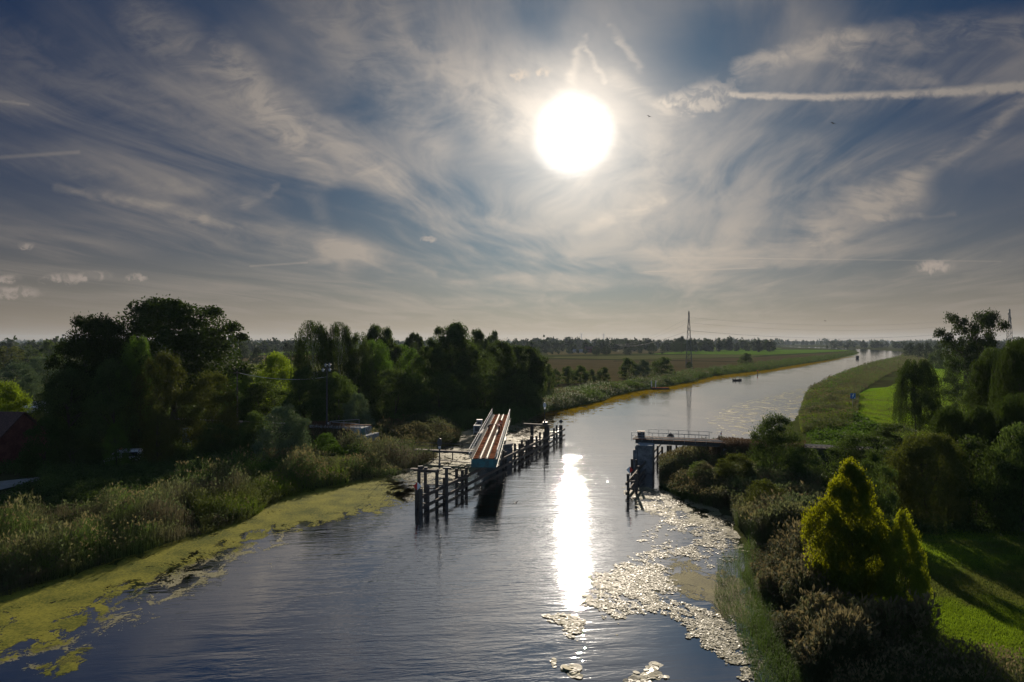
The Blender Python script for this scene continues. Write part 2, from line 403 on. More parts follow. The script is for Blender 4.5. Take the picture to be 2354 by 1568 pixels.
def sdist(poly, X, Y):
    """signed distance to the polygon, negative inside"""
    d2 = np.full(X.shape, 1e18); ins = np.zeros(X.shape, dtype=bool)
    n = len(poly)
    for i in range(n):
        (ax, ay), (bx, by) = poly[i], poly[(i+1) % n]
        ex, ey = bx - ax, by - ay; L = ex*ex + ey*ey + 1e-12
        t = np.clip(((X - ax)*ex + (Y - ay)*ey)/L, 0, 1)
        d2 = np.minimum(d2, (X - ax - t*ex)**2 + (Y - ay - t*ey)**2)
        c = ((ay > Y) != (by > Y)) & (X < (bx - ax)*(Y - ay)/((by - ay) if by != ay else 1e-12) + ax)
        ins ^= c
    d = np.sqrt(d2); return np.where(ins, -d, d)
def sstep(x, a, b):
    t = np.clip((x - a)/(b - a), 0, 1); return t*t*(3 - 2*t)
PV = Vector((-2.5, 101.0, 0)); TS = -0.32           # pivot of the swing bridge, slope of the railway line in plan
def track_y(x): return 100.9 + TS*(x + 2.5)
def pnoise(X, Y, s, seed=0):
    r = np.random.default_rng(seed); out = np.zeros_like(X)
    for k in range(5):
        a = r.uniform(0, 6.28); f = s*1.7**k; ph = r.uniform(0, 6.28, 2)
        out += np.sin((X*math.cos(a) + Y*math.sin(a))*f + ph[0] + 1.3*np.sin((Y*math.cos(a) - X*math.sin(a))*f*.8 + ph[1]))/1.5**k
    return out/2.5
def gheight(X, Y):
    sd = sdist(RPa, X, Y) + 0.9*pnoise(X, Y, 0.35, 3)*sstep(np.hypot(X, Y), 400, 120)
    land = 0.15 + 0.55*sstep(sd, 0.5, 6) + 0.12*pnoise(X, Y, .12, 5)*sstep(sd, 2, 8)
    z = np.where(sd > 0, 0.15*sstep(sd, 0, .5) + (land - .15)*sstep(sd, 0, 3), -1.4*sstep(-sd, 0, 2.5))
    # railway banks
    pd = np.abs(Y - track_y(X))*0.952
    end = np.where(X > 0, sstep(X, 24.5, 28.5), sstep(-X, 22.5, 25.5))
    bank = (3.95 - z)*np.clip(1 - (pd - 1.9)/5.2, 0, 1)*end*(np.abs(X) < 400)*(np.abs(Y - track_y(X)) < 30)
    return z + bank
def gz(x, y): return float(gheight(np.array([x], float), np.array([y], float))[0])

def ground_mat():
    m, o = newmat('ground')
    p = pos(); n1 = noise(p, .12, 5, .6); n2 = noise(p, 1.6, 6, .65); n3 = noise(p, .02, 3, .5)
    c = mixc(smooth(n1, .35, .65), (.034, .046, .016), (.062, .064, .026))
    c = mixc(smooth(n3, .45, .6), c, (.060, .085, .022))
    c = mixc(smooth(n2, .3, .7)*.5, c, (.035, .028, .016))
    b = principled(c, 1.0, .0, bump(n2, .7, .15)); E.nt.links.new(b.outputs[0], o.inputs[0]); return m
A = np.radians(np.concatenate([np.linspace(-180, -60, 40, endpoint=False), np.linspace(-60, 60, 560), np.linspace(60, 180, 40)[1:]]))
Rr = np.concatenate([np.geomspace(2.0, 14, 18, endpoint=False), np.geomspace(14, 420, 330, endpoint=False), np.geomspace(420, 3000, 130, endpoint=False), np.geomspace(3000, 40000, 25)])
AA, RR = np.meshgrid(A, Rr); GX, GY = RR*np.sin(AA), RR*np.cos(AA)
GZ = gheight(GX, GY)
na, nr = len(A), len(Rr)
idx = np.arange(na*nr).reshape(nr, na)
F = np.stack([idx[:-1, :-1], idx[:-1, 1:], idx[1:, 1:], idx[1:, :-1]], -1).reshape(-1, 4)
g = link('ground', mesh_np('ground', np.stack([GX, GY, GZ], -1).reshape(-1, 3), F[:, ::-1], ground_mat(), True)); tag(g, kind='structure')

# fields and meadows: thin sheets on the flat land
def ragged(pts, step, amp, seed):
    """edge points with a little natural wander"""
    r = np.random.default_rng(seed); out = []
    n = len(pts)
    for i in range(n):
        a, b = pts[i], pts[(i+1) % n]; k = max(1, int((b - a).length/step))
        for j in range(k):
            q = a.lerp(b, j/k)
            if j: q = q + Vector((r.normal(0, amp), r.normal(0, amp), 0))
            out.append(q)
    return out
def field(name, pts, c1_, c2_, z=.80, rows=0.0, rdir=0.4, nscale=.05, wander=(12, .5), bmp=.6):
    m, o = newmat(name)
    p = pos(); n1 = noise(p, nscale, 5, .6); n2 = noise(p, 1.3, 6, .7)
    f = smooth(n1*.5 + n2*.5, .38, .62)
    if rows:
        s_ = sep(p); w = E.m('SINE', (s_[0]*math.cos(rdir) + s_[1]*math.sin(rdir) + (n1 - .5)*2.0)*rows)
        f = (f*.7 + w*.12 + .12).sat()
    c = mixc(f, c1_, c2_)
    b = principled(c, 1.0, .0, bump(n2, bmp, .12)); E.nt.links.new(b.outputs[0], o.inputs[0])
    bm = bmesh.new()
    W_ = [G(x, y, z) for x, y in pts] if not isinstance(pts[0], Vector) else pts
    vs = [bm.verts.new((q.x, q.y, z)) for q in ragged(W_, wander[0], wander[1], len(name))]
    f_ = bm.faces.new(vs); bm.normal_update()
    if f_.normal.z < 0: f_.normal_flip()
    bmesh.ops.triangulate(bm, faces=bm.faces[:])
    me = bpy.data.meshes.new(name); bm.to_mesh(me); bm.free(); me.materials.append(m)
    return tag(link(name, me), kind='structure')
BR, BR2, GR, OL = (.062, .052, .028), (.095, .080, .042), (.085, .15, .018), (.10, .11, .035)
field('ploughed_field', [(1180, 870), (1255, 826), (1440, 828), (1720, 822), (1950, 808.5), (1905, 819), (1800, 829), (1700, 846), (1580, 862), (1470, 886), (1400, 892), (1250, 905)], BR, BR2, .84, 2.2, .5)
field('stubble_field', [(1255, 824.6), (1440, 826.5), (1720, 820.5), (1760, 816), (1640, 815), (1280, 820)], (.07, .08, .03), (.11, .115, .045), .85, 1.5, .4)
field('meadow', [(1490, 813.7), (1640, 814.4), (1765, 815.4), (1940, 807.4), (1955, 804.6), (1720, 803.5), (1600, 806)], (.06, .12, .012), (.11, .20, .02), .85)
field('far_meadow', [(1590, 800.2), (1660, 797.4), (1780, 798.6), (1800, 801.5), (1720, 802.6), (1640, 803.8)], (.08, .13, .02), (.13, .18, .03), .86, wander=(60, 2))
field('far_stubble', [(1260, 816), (1500, 812), (1560, 803), (1400, 802), (1250, 806)], BR, (.13, .12, .05), .84, wander=(40, 1))
field('green_pasture', [(1965, 975), (1975, 905), (2000, 893), (2040, 890), (2100, 860), (2150, 834), (2230, 836), (2300, 860), (2353, 900), (2353, 1040), (2200, 1060), (2020, 1040)], (.10, .20, .010), (.17, .30, .018), .86)
field('levee_grass', [(1880, 900), (1915, 878), (1990, 842), (2060, 824), (2110, 806), (2150, 834), (2060, 852), (2000, 880), (1950, 930), (1930, 960)], (.075, .085, .03), (.14, .11, .06), .83, wander=(14, 1))
field('far_right_field', [(2110, 795.5), (2400, 794.5), (2400, 802), (2160, 804)], (.05, .09, .02), (.09, .13, .03), .84, wander=(60, 2))
field('left_pasture', [(70, 893), (140, 868), (260, 868), (330, 880), (330, 915), (120, 912)], (.12, .13, .035), (.18, .18, .05), .85)
field('left_far_field', [(520, 848), (560, 838), (700, 836), (820, 836), (820, 850), (560, 862)], (.10, .13, .03), (.17, .17, .06), .84, wander=(20, 1))
field('left_brown_field', [(540, 822), (600, 818), (700, 817), (760, 818), (750, 826), (560, 830)], BR, (.16, .13, .06), .84, wander=(30, 1))
field('left_bright_field', [(560, 815), (640, 809), (760, 806), (800, 810), (700, 816)], (.09, .16, .02), (.14, .2, .03), .84, wander=(30, 1))
field('lawn', [Vector((24, 66, 0)), Vector((28, 60, 0)), Vector((24, 47, 0)), Vector((20.5, 40, 0)), Vector((19, 30, 0)), Vector((17, 15, 0)), Vector((60, 10, 0)), Vector((70, 40, 0)), Vector((60, 72, 0)), Vector((40, 74, 0))],
      (.045, .085, .014), (.085, .125, .022), .86, nscale=.25, wander=(3, .3), bmp=.9)

# ------------------------------------------------------------------ water
def water_mat():
    m, o = newmat('river_water')
    p = pos(); s_ = sep(p)
    big = noise(p, .022, 3, .5, .8); patch = smooth(noise(vec(s_[0]*.06, s_[1]*.035, 0.), 1.0, 3, .55, 1.2), .40, .60)
    wv = noise(vec(s_[0]*.13 + s_[1]*.03, s_[1]*.62 - s_[0]*.08, 1.3), 1.0, 4, .55, .6)
    rp = noise(vec(s_[0]*.75, s_[1]*2.9 - s_[0]*.3, 4.), 1.0, 3, .55, .4)
    rp2 = noise(vec(s_[0]*1.6, s_[1]*6.0, 9.), 1.0, 2, .5)
    near = smooth(s_[1], 170., 55., .05, .78)
    h = wv*.62*near + rp*(patch*.26 + .11)*near + rp2*(patch*.07 + .02)
    calm = smooth(sep(p)[0], 4., 12.)*smooth(s_[1], 52., 40.)
    gust = smooth(s_[1], 70., 90.)*smooth(s_[1], 126., 108.)*smooth(s_[0], -2., 7.)*smooth(s_[0], 19., 9.)*smooth(big, .35, .50)*smooth(noise(vec(s_[0]*1.1, s_[1]*.40, 6.), 1.0, 4, .7), .60, .635)
    h = h*(1.0 - smooth(s_[0], -13., -24.)*.70)
    h = h*(1.0 - calm*.85) + (noise(vec(s_[0]*3., s_[1]*5., 2.), 1.0, 1, .5)*.06)*gust
    nr = bump(h, 1.0, .10)
    b = principled((.495, .51, .53), smooth(s_[1], 60., 200., .02, .035), .5, nr, 1.0)
    E.nt.links.new(b.outputs[0], o.inputs[0]); return m
wp = [Vector((-140, -80)), Vector((40, -80)), Vector((160, 200)), Vector((700, 560)), Vector((1500, 900)), Vector((1800, 2600)), Vector((600, 2700)), Vector((-80, 700)), Vector((-140, 150))]
bm = bmesh.new(); f_ = bm.faces.new([bm.verts.new((q.x, q.y, 0)) for q in wp]); bm.normal_update()
if f_.normal.z < 0: f_.normal_flip()
bmesh.ops.triangulate(bm, faces=bm.faces[:]); me = bpy.data.meshes.new('river'); bm.to_mesh(me); bm.free(); me.materials.append(water_mat())
tag(link('river', me), kind='structure')

# =================================================================== foliage
def unit(v): return v/(np.linalg.norm(v, axis=-1, keepdims=True) + 1e-9)
def leaf_quads(Pc, l, w, r, long_dir=None, nbias=None):
    """diamond leaves at Pc"""
    n = len(Pc)
    a = unit(r.normal(size=(n, 3)) if long_dir is None else long_dir + r.normal(size=(n, 3))*.45)
    q = r.normal(size=(n, 3))
    if nbias is not None: q = q*.8 + nbias
    b = unit(np.cross(a, q))
    L = (l*(.6 + .8*r.random((n, 1))))/2; Wd = (w*(.6 + .8*r.random((n, 1))))/2
    V = np.stack([Pc - a*L, Pc + b*Wd, Pc + a*L, Pc - b*Wd], 1).reshape(-1, 3)
    return V, np.arange(4*n).reshape(-1, 4)
def rdir(r, n): return unit(r.normal(size=(n, 3)))
def crown_pts(kind, seed, n, K=70):
    r = np.random.default_rng(seed)
    if kind == 'round':      # broad dome standing on a trunk
        tb = .16
        def env(t): s = np.clip((t - tb)/(1 - tb), 0, 1); return .5*np.clip(1 - np.abs((s - .45)/.57)**2.3, 0, 1)**.5
    elif kind == 'tall':     # narrower, irregular
        tb = .12
        def env(t): s = np.clip((t - tb)/(1 - tb), 0, 1); return .5*np.clip(1 - np.abs((s - .35)/.66)**2.0, 0, 1)**.6
    elif kind == 'cone':     # dense spire down to the ground
        tb = .0
        def env(t): s = np.clip((t - tb)/(1 - tb), 0, 1); return .5*np.clip(1 - np.abs((s - .38)/.63)**1.6, 0, 1)**.95
    elif kind == 'flat':     # open, flat-topped with gaps
        tb = .45
        def env(t): s = np.clip((t - tb)/(1 - tb), 0, 1); return .5*np.clip(1 - np.abs((s - .55)/.6)**3, 0, 1)**.5
    else:                    # bush
        tb = .0
        def env(t): return .5*np.clip(1 - np.clip((t - .25)/.76, 0, 1)**2.2, 0, 1)**.55
    cs, rs = [], []
    while len(cs) < K:
        t = tb + (1 - tb)*r.random()
        e = env(t)*(1 + .10*math.sin(3*t*6 + seed))
        if e < .5*r.random(): continue
        a = r.uniform(0, 2*math.pi); rho = r.uniform(.30, 1)**.5
        rc = r.uniform(.07, .13)*(1.25 if kind in ('cone', 'bush') else 1.05 if kind == 'flat' else 1)*(60/K)**.25
        er = max(e - rc*.5, .0)
        lob = 1 + .16*math.sin(2*a + seed) + .10*math.sin(5*a + 2*seed + t*5)
        cs.append((er*rho*lob*math.cos(a), er*rho*lob*math.sin(a), min(t, 1 - rc*.55))); rs.append(rc)
    cs, rs = np.array(cs), np.array(rs)
    k = r.integers(0, K, n); d = rdir(r, n); d[:, 2] = np.where(d[:, 2] < -.3, -d[:, 2], d[:, 2])
    rad = rs[k][:, None]*(r.random((n, 1))**.45)
    # secondary twiggy sprays
    sp_ = 1 + .35*(r.random((n, 1)) < .10)
    Pc = cs[k] + d*rad*sp_*np.array([1, 1, .85])
    if kind != 'flat':       # leaves between the boughs
        nf = int(n*.30); t = tb + (1 - tb)*r.random(nf*4); e = np.array([env(q) for q in t]); kk = np.where(e > .5*r.random(nf*4))[0][:nf]; t, e = t[kk], e[kk]
        a = r.uniform(0, 2*math.pi, len(kk)); q = e*r.uniform(.1, .95, len(kk))**.5*(1 + .14*np.sin(2*a + seed) + .1*np.sin(5*a + 2*seed + t*5))
        Pc[:len(kk)] = np.stack([q*np.cos(a), q*np.sin(a), t*(1 - .05*r.random(len(kk)))], -1)
    Pc[:, 2] = np.clip(Pc[:, 2], .01, None)
    return Pc, d, cs, r
def crown_mesh(kind, seed, n, l, w, K=70, up=False):
    Pc, d, cs, r = crown_pts(kind, seed, n, K)
    ld = None
    if up:  # upright willow-like leaves
        ld = unit(np.stack([Pc[:, 0], Pc[:, 1], np.full(len(Pc), .55)], -1))*1.0
    V, F = leaf_quads(Pc, l, w, r, ld, d)
    return mesh_np('crown', V, F), cs
def weeping_mesh(seed, ns, nl, l, w, tb=.15, droop=.38, wind=0.0, mix=0.0):
    """hanging strands from arching limbs"""
    r = np.random.default_rng(seed)
    t = tb + .25 + (.75 - tb)*r.random(ns)**.8; s = (t - tb)/(1 - tb)
    e = .46*np.clip(1 - np.abs((s - .45)/.58)**2.2, 0.02, 1)**.5
    a = r.uniform(0, 2*math.pi, ns); rho = r.uniform(.25, 1, ns)**.5*(1 + .2*np.sin(3*a + seed))
    top = np.stack([e*rho*np.cos(a), e*rho*np.sin(a), t], -1)
    ln = droop*r.uniform(.35, 1, ns)
    out = np.stack([np.cos(a), np.sin(a), np.zeros(ns)], -1)*.07
    k = r.integers(0, ns, nl); q = r.random((nl, 1))
    Pc = top[k] + out[k]*np.sqrt(q) + np.stack([np.zeros(nl) + wind*q[:, 0]*ln[k], np.zeros(nl), -ln[k]*q[:, 0]**1.3], -1) + r.normal(0, .008, (nl, 3))
    Pc[:, 2] = np.clip(Pc[:, 2], .015, 1)
    ld = np.tile(np.array([wind*.8, 0, -1.2]), (nl, 1))
    V, F = leaf_quads(Pc, l, w, r, ld)
    if mix:
        P2, d2, _, r2 = crown_pts('tall', seed + 50, int(nl*mix), 46); P2[:, 2] = np.clip(P2[:, 2]*1.0, .02, 1)
        V2, F2 = leaf_quads(P2, l*.95, w*1.25, r2, np.tile(np.array([wind*.5, 0, -.7]), (len(P2), 1)))
        F = np.concatenate([F, F2 + len(V)]); V = np.concatenate([V, V2])
    return mesh_np('crown', V, F), top[r.choice(ns, min(60, ns), replace=False)]
def trunk_mesh(cs, r0, seed, th=.62, limbs=14, multi=1, sway=.03):
    r = np.random.default_rng(seed); mb = MB()
    for m_ in range(multi):
        ox, oy = (0, 0) if multi == 1 else r.normal(0, .05, 2)
        lean = r.normal(0, sway*(1 if multi == 1 else 5), 2)
        pts = []; n = 7
        for i in range(n):
            f = i/(n - 1); pts.append(Vector((ox*f*2 + lean[0]*f + r.normal(0, .006), oy*f*2 + lean[1]*f + r.normal(0, .006), -.02 + f*th)))
        rad = [r0*(1 - .78*i/(n - 1))/(multi**.5) for i in range(n)]; rad[0] *= 1.35
        mb.path(pts, rad, 7)
        for j in range(limbs//multi):
            c = Vector(cs[r.integers(0, len(cs))]); f = r.uniform(.35, .95)
            b = pts[0].lerp(pts[-1], f)
            if c.z < b.z: b = pts[0].lerp(pts[-1], max(.2, min(f, c.z/th*.7)))
            mid = b.lerp(c, .5) + Vector((0, 0, .04)) + Vector(r.normal(0, .01, 3))
            rr = r0*.38*(1 - f*.5)
            mb.path([b, mid, c], [rr, rr*.6, rr*.2], 5)
    bmesh.ops.recalc_face_normals(mb.bm, faces=mb.bm.faces[:])
    m = bpy.data.meshes.new('trunk'); mb.bm.to_mesh(m); mb.bm.free()
    return m
PR = {}
def proto(name, crown, cs, r0, bark, seed, **kw):
    t = trunk_mesh(cs, r0, seed, **kw); t.materials.append(M[bark]); PR[name] = (crown, t)
for nm, kind, sd_, n, l, w, K in (('oakA', 'round', 1, 56000, .021, .014, 95), ('oakB', 'round', 2, 46000, .022, .014, 80), ('ashA', 'tall', 3, 30000, .017, .010, 75), ('ashB', 'tall', 4, 26000, .019, .012, 60),
                                  ('egg', 'cone', 5, 70000, .019, .014, 150), ('eggB', 'cone', 15, 42000, .020, .014, 110), ('flat', 'flat', 6, 22000, .021, .013, 64)):
    c, cs = crown_mesh(kind, sd_, n, l, w, K); proto(nm, c, cs, .026 if kind != 'flat' else .018, 'bark', sd_, limbs=26 if kind == 'flat' else 14, th=.8 if kind == 'flat' else .62)
for nm, sd_, n, l, w, K in (('bushA', 7, 22000, .030, .012, 60), ('bushB', 8, 18000, .032, .014, 50), ('bushC', 9, 16000, .028, .016, 44)):
    c, cs = crown_mesh('bush', sd_, n, l, w, K, up=True); proto(nm, c, cs, .020, 'bark', sd_, th=.55, multi=4, limbs=12)
c, cs = weeping_mesh(11, 420, 20000, .019, .0075, wind=.35, droop=.24, mix=1.0); proto('birchA', c, cs, .016, 'birch_bark', 11, th=.88, limbs=22)
c, cs = weeping_mesh(12, 700, 30000, .020, .0075, tb=.0, droop=.28, mix=.9); proto('weepA', c, cs, .022, 'bark', 12, th=.75, limbs=22)
c, cs = weeping_mesh(13, 700, 30000, .022, .008, tb=.0, droop=.26, wind=.12, mix=.8); proto('weepB', c, cs, .022, 'bark', 13, th=.75, limbs=20)
for nm, kind, sd_, n, l, w, K in (('midA', 'round', 21, 6500, .040, .028, 40), ('midB', 'tall', 22, 4500, .040, .028, 34), ('midC', 'bush', 23, 6500, .045, .025, 30), ('midD', 'cone', 24, 5000, .04, .028, 40), ('midE', 'round', 25, 5000, .04, .028, 34)):
    c, cs = crown_mesh(kind, sd_, n, l, w, K, up=(kind == 'bush')); proto(nm, c, cs, .026, 'bark', sd_, th=.6, limbs=8)
CM = {}
def tree(pk, x, d, ytop, wpx, leaf, label, name='tree', cat='tree', group=None, ybase=None, rz=None, z=None, dim=1.0, depth=None):
    """tree standing at distance d on the line of pixel column x; its top reaches pixel row ytop and it is wpx wide there"""
    X_, Y_ = XA(x, d), d
    z0 = gz(X_, Y_) - .05 if z is None else z
    H = ZA(ytop, d) - z0; Wm = wpx/FPX*d
    r = empty(name, (X_, Y_, z0), rz if rz is not None else random.uniform(0, 6.28), label, cat, group)
    cr, tr = PR[pk]
    key = (pk, leaf)
    if key not in CM:
        m = cr if not cr.materials else cr.copy()
        m.materials.clear(); m.materials.append(M[leaf]); CM[key] = m
    dp = depth or 1.0
    r.scale = (Wm, Wm*dp, H)
    c = link('crown', CM[key], r); t = link('trunk', tr, r)
    return r

# ------------------------------------------------------------------ reeds and grasses (nobody could count them)
def reed_mesh(P, h, w, r, plume=.5, nleaf=3, lean=.12, flop=.5):
    """P (n,3) bases, h (n,) heights, w (n,) blade widths -> V, F, material index (0 leaf, 1 plume)"""
    n = len(P); Vs, Fs, Ms = [], [], []; off = 0
    def add(V, F, m):
        nonlocal off
        Vs.append(V); Fs.append(F + off); Ms.append(np.full(len(F), m)); off += len(V)
    a = r.uniform(0, 2*math.pi, n); side = np.stack([np.cos(a), np.sin(a), np.zeros(n)], -1)
    ln = np.stack([r.normal(.25, 1, n), r.normal(0, 1, n), np.zeros(n)], -1)*lean
    H = h[:, None]; Wd = w[:, None]
    mid = P + ln*H*.25 + np.stack([np.zeros(n), np.zeros(n), h*.55], -1); tip = P + ln*H + np.stack([np.zeros(n), np.zeros(n), h*.97], -1)
    V = np.stack([P - side*Wd*.3, P + side*Wd*.3, mid + side*Wd*.25, mid - side*Wd*.25, tip + side*Wd*.08, tip - side*Wd*.08], 1).reshape(-1, 3)
    b = np.arange(n)[:, None]*6
    add(V, np.concatenate([b + np.array([[0, 1, 2, 3]]), b + np.array([[3, 2, 4, 5]])]), 0)
    for k in range(nleaf):
        f = r.uniform(.25, .95, n)[:, None]; root = P*(1 - f) + tip*f
        aa = r.uniform(0, 2*math.pi, n); o = np.stack([np.cos(aa), np.sin(aa), np.zeros(n)], -1)
        L = H*r.uniform(.14, .30, n)[:, None]; pr = np.stack([-np.sin(aa), np.cos(aa), np.zeros(n)], -1)
        m1 = root + o*L*.5 + np.array([0, 0, 1])*L*.45; e1 = root + o*L*(1.0) + np.array([0, 0, 1])*L*(.45 - flop*r.random((n, 1)))
        V = np.stack([root, m1 + pr*Wd*.5, e1, m1 - pr*Wd*.5], 1).reshape(-1, 3)
        add(V, np.arange(4*n).reshape(-1, 4), 0)
    s = np.where(r.random(n) < plume)[0]
    if len(s):
        for k in range(2):
            tp = tip[s]; d = unit(ln[s]*3 + r.normal(0, .35, (len(s), 3)) + np.array([0, 0, 1.0]))
            pr = unit(np.cross(d, r.normal(size=(len(s), 3)))); L = H[s]*.13*(.7 + .6*r.random((len(s), 1)))
            V = np.stack([tp - d*L*.15, tp + d*L*.5 + pr*Wd[s]*1.3, tp + d*L, tp + d*L*.5 - pr*Wd[s]*1.3], 1).reshape(-1, 3)
            add(V, np.arange(4*len(s)).reshape(-1, 4), 1)
    return np.concatenate(Vs), np.concatenate(Fs), np.concatenate(Ms)
def stuff(name, V, F, Mi, mats, label, cat, z=0):
    m = mesh_np(name, V, F)
    for q in mats: m.materials.append(M[q])
    if Mi is not None: m.polygons.foreach_set('material_index', Mi.astype(np.int32))
    return tag(link(name, m), label, cat, kind='stuff')
def spoly(poly, n, z, r):
    """n random points on the plane z whose places in the photograph fall inside the pixel polygon"""
    pa = np.array(poly, float); x0, y0 = pa.min(0); x1, y1 = pa.max(0); out = []
    tot = 0
    while tot < n:
        X = r.uniform(x0, x1, n*2); Y = r.uniform(y0, y1, n*2)
        k = sdist(pa, X, Y) < 0; X, Y = X[k], Y[k]
        d = (CAMZ - z)*FPX/(Y - HY); out.append(np.stack([(X - CX)/FPX*d, d], -1)); tot += len(X)
    return np.concatenate(out)[:n]
def reeds(name, poly, n, h, label, cat='reeds', mats=('reed', 'reedbrown'), plume=.45, w=.045, sd=(-.6, 1e9), lump=.35, ls=.35, z=.4, seed=1, nleaf=3, lean=.10, hmin=.4, flop=.5):
    r = np.random.default_rng(seed)
    XY = spoly(poly, n, z, r); s = sdist(RPa, XY[:, 0], XY[:, 1])
    dcam = np.hypot(XY[:, 0], XY[:, 1])
    k = (s > sd[0]) & (s < sd[1]) & ((gheight(XY[:, 0], XY[:, 1]) < 1.6) | (z > 1.5)); XY, dcam, s = XY[k], dcam[k], s[k]
    zz = np.maximum(gheight(XY[:, 0], XY[:, 1]), -.3)
    hh = h*(1 - lump*.5 + lump*pnoise(XY[:, 0], XY[:, 1], ls, seed))*r.uniform(.78, 1.08, len(XY))*np.clip(.72 + s*.12, .5, 1)
    hh = np.maximum(hh, hmin)
    ww = np.maximum(w, dcam*.00045)*r.uniform(.7, 1.3, len(XY))
    V, F, Mi = reed_mesh(np.stack([XY[:, 0], XY[:, 1], zz], -1), hh, ww, r, plume, nleaf, lean, flop)
    return stuff(name, V, F, Mi, mats, label, cat)

# ------------------------------------------------------------------ duckweed and lily pads
def weed_mat(name, c, c2, rough=.45, gran=5.0, thr=.5, spec=.5):
    m, o = newmat(name)
    at = E.nt.nodes.new('ShaderNodeAttribute'); at.attribute_name = 'dens'; den = E(at.outputs['Fac'])
    p = pos(); s_ = sep(p)
    n1 = noise(vec(s_[0]*.55, s_[1]*.38, 0.), 1.0, 8, .68, .8); n2 = noise(p, gran, 4, .75); n3 = noise(p, .35, 4, .6)
    f = den + (n1 - .5)*2.4 + (n2 - .5)*.9
    al = smooth(f, thr - .02, thr + .02)
    col = mixc(smooth(n3*.45 + n2*.55, .38, .62), c, c2)
    n5 = noise(vec(s_[0]*.25, s_[1]*.12, 3.), 1.0, 5, .65, 1.0)
    col = mixc(smooth(n5, .56, .66)*.6, col, (c2[0]*.7 + .03, c2[1]*.7 + .03, c2[2]*.7 + .006))
    n4 = noise(p, gran*4, 3, .8)
    b = principled(col, rough, spec, bump(n4*.6 + n2*.4, .6, .05)); tr = E.nt.nodes.new('ShaderNodeBsdfTransparent'); mx = E.nt.nodes.new('ShaderNodeMixShader')
    E.nt.links.new(al.s, mx.inputs[0]); E.nt.links.new(tr.outputs[0], mx.inputs[1]); E.nt.links.new(b.outputs[0], mx.inputs[2]); E.nt.links.new(mx.outputs[0], o.inputs[0])
    return m
M['duckweed'] = weed_mat('duckweed', (.075, .090, .016), (.25, .235, .036), .9, spec=.03)
M['duckweed_gold'] = weed_mat('golden_duckweed', (.14, .095, .005), (.23, .155, .008), 1.0, spec=.0)
M['duckweed_olive'] = weed_mat('olive_duckweed', (.075, .070, .018), (.20, .175, .055), .8, gran=7.0, spec=.1)
M['scum'] = weed_mat('pale_weed', (.12, .12, .05), (.26, .24, .14), .7, thr=.55, spec=.10)
def weed(name, outer, fall, step, mat, label, z=.012, off=0.0, dens0=0.0, dmax=1.0):
    """floating mat: density 1 well inside the outline, falling off across `fall` metres"""
    W_ = np.array([(G(x, y).x, G(x, y).y) for x, y in outer])
    x0, y0 = W_.min(0) - fall; x1, y1 = W_.max(0) + fall
    nx, ny = int((x1 - x0)/step) + 2, int((y1 - y0)/step) + 2
    X, Y = np.meshgrid(np.linspace(x0, x1, nx), np.linspace(y0, y1, ny))
    s = -sdist(W_, X, Y); de = np.clip(.5 + s/fall*.5, 0, dmax) + dens0
    idx = np.arange(nx*ny).reshape(ny, nx); F = np.stack([idx[:-1, :-1], idx[:-1, 1:], idx[1:, 1:], idx[1:, :-1]], -1).reshape(-1, 4)
    keep = (s.ravel()[F] > -fall).any(1); F = F[keep]
    m = mesh_np(name, np.stack([X, Y, np.full_like(X, z)], -1).reshape(-1, 3), F, M[mat])
    at = m.attributes.new('dens', 'FLOAT', 'POINT'); at.data.foreach_set('value', de.ravel().astype(np.float32))
    return tag(link(name, m), label, 'water weed', kind='stuff')
def pad_mat():
    m, o = newmat('lily_pads'); ge = E.nt.nodes.new('ShaderNodeNewGeometry'); isl = E(ge.outputs['Random Per Island'])
    c = mixc(isl, (.03, .04, .015), (.34, .31, .18)); b = principled(c, isl*.30 + .45, .26, bump(noise(pos(), 9, 3, .6), .4, .03)); E.nt.links.new(b.outputs[0], o.inputs[0]); return m
M['pad'] = pad_mat()
def pads(name, poly, n, rad, label, seed=1, thr=-.1, ns=.5, tilt=.10, bigf=0.0, z=.02, mat='pad', edge=1.6):
    r = np.random.default_rng(seed); XY = spoly(poly, n, 0.0, r)
    k = (pnoise(XY[:, 0], XY[:, 1], ns, seed) + .55*pnoise(XY[:, 0], XY[:, 1], ns*3.7, seed + 5) + .65*pnoise(XY[:, 0], XY[:, 1], ns*11, seed + 9) + r.normal(0, .16, len(XY)) - 1.1*(1 - np.clip(-sdist(np.array([(G(x, y).x, G(x, y).y) for x, y in poly]), XY[:, 0], XY[:, 1])/edge, 0, 1))) > thr
    XY = XY[k]; n = len(XY)
    a = np.arange(9)*2*math.pi/10 + .5; rr = rad*r.uniform(.5, 1.3, n)*np.where(r.random(n) < bigf, 2.0, 1)
    rot = r.uniform(0, 6.28, n)
    ca, sa = np.cos(a[None] + rot[:, None]), np.sin(a[None] + rot[:, None])
    tx, ty = r.normal(0, tilt, (2, n))
    vx, vy = ca*rr[:, None], sa*rr[:, None]
    vz = vx*tx[:, None] + vy*ty[:, None] + z + np.abs(r.normal(0, .02, n))[:, None]
    ring = np.stack([XY[:, :1] + vx, XY[:, 1:] + vy, vz], -1)
    F = np.arange(9*n).reshape(n, 9)
    return stuff(name, ring.reshape(-1, 3), F, None, (mat,), label, 'lily pads')

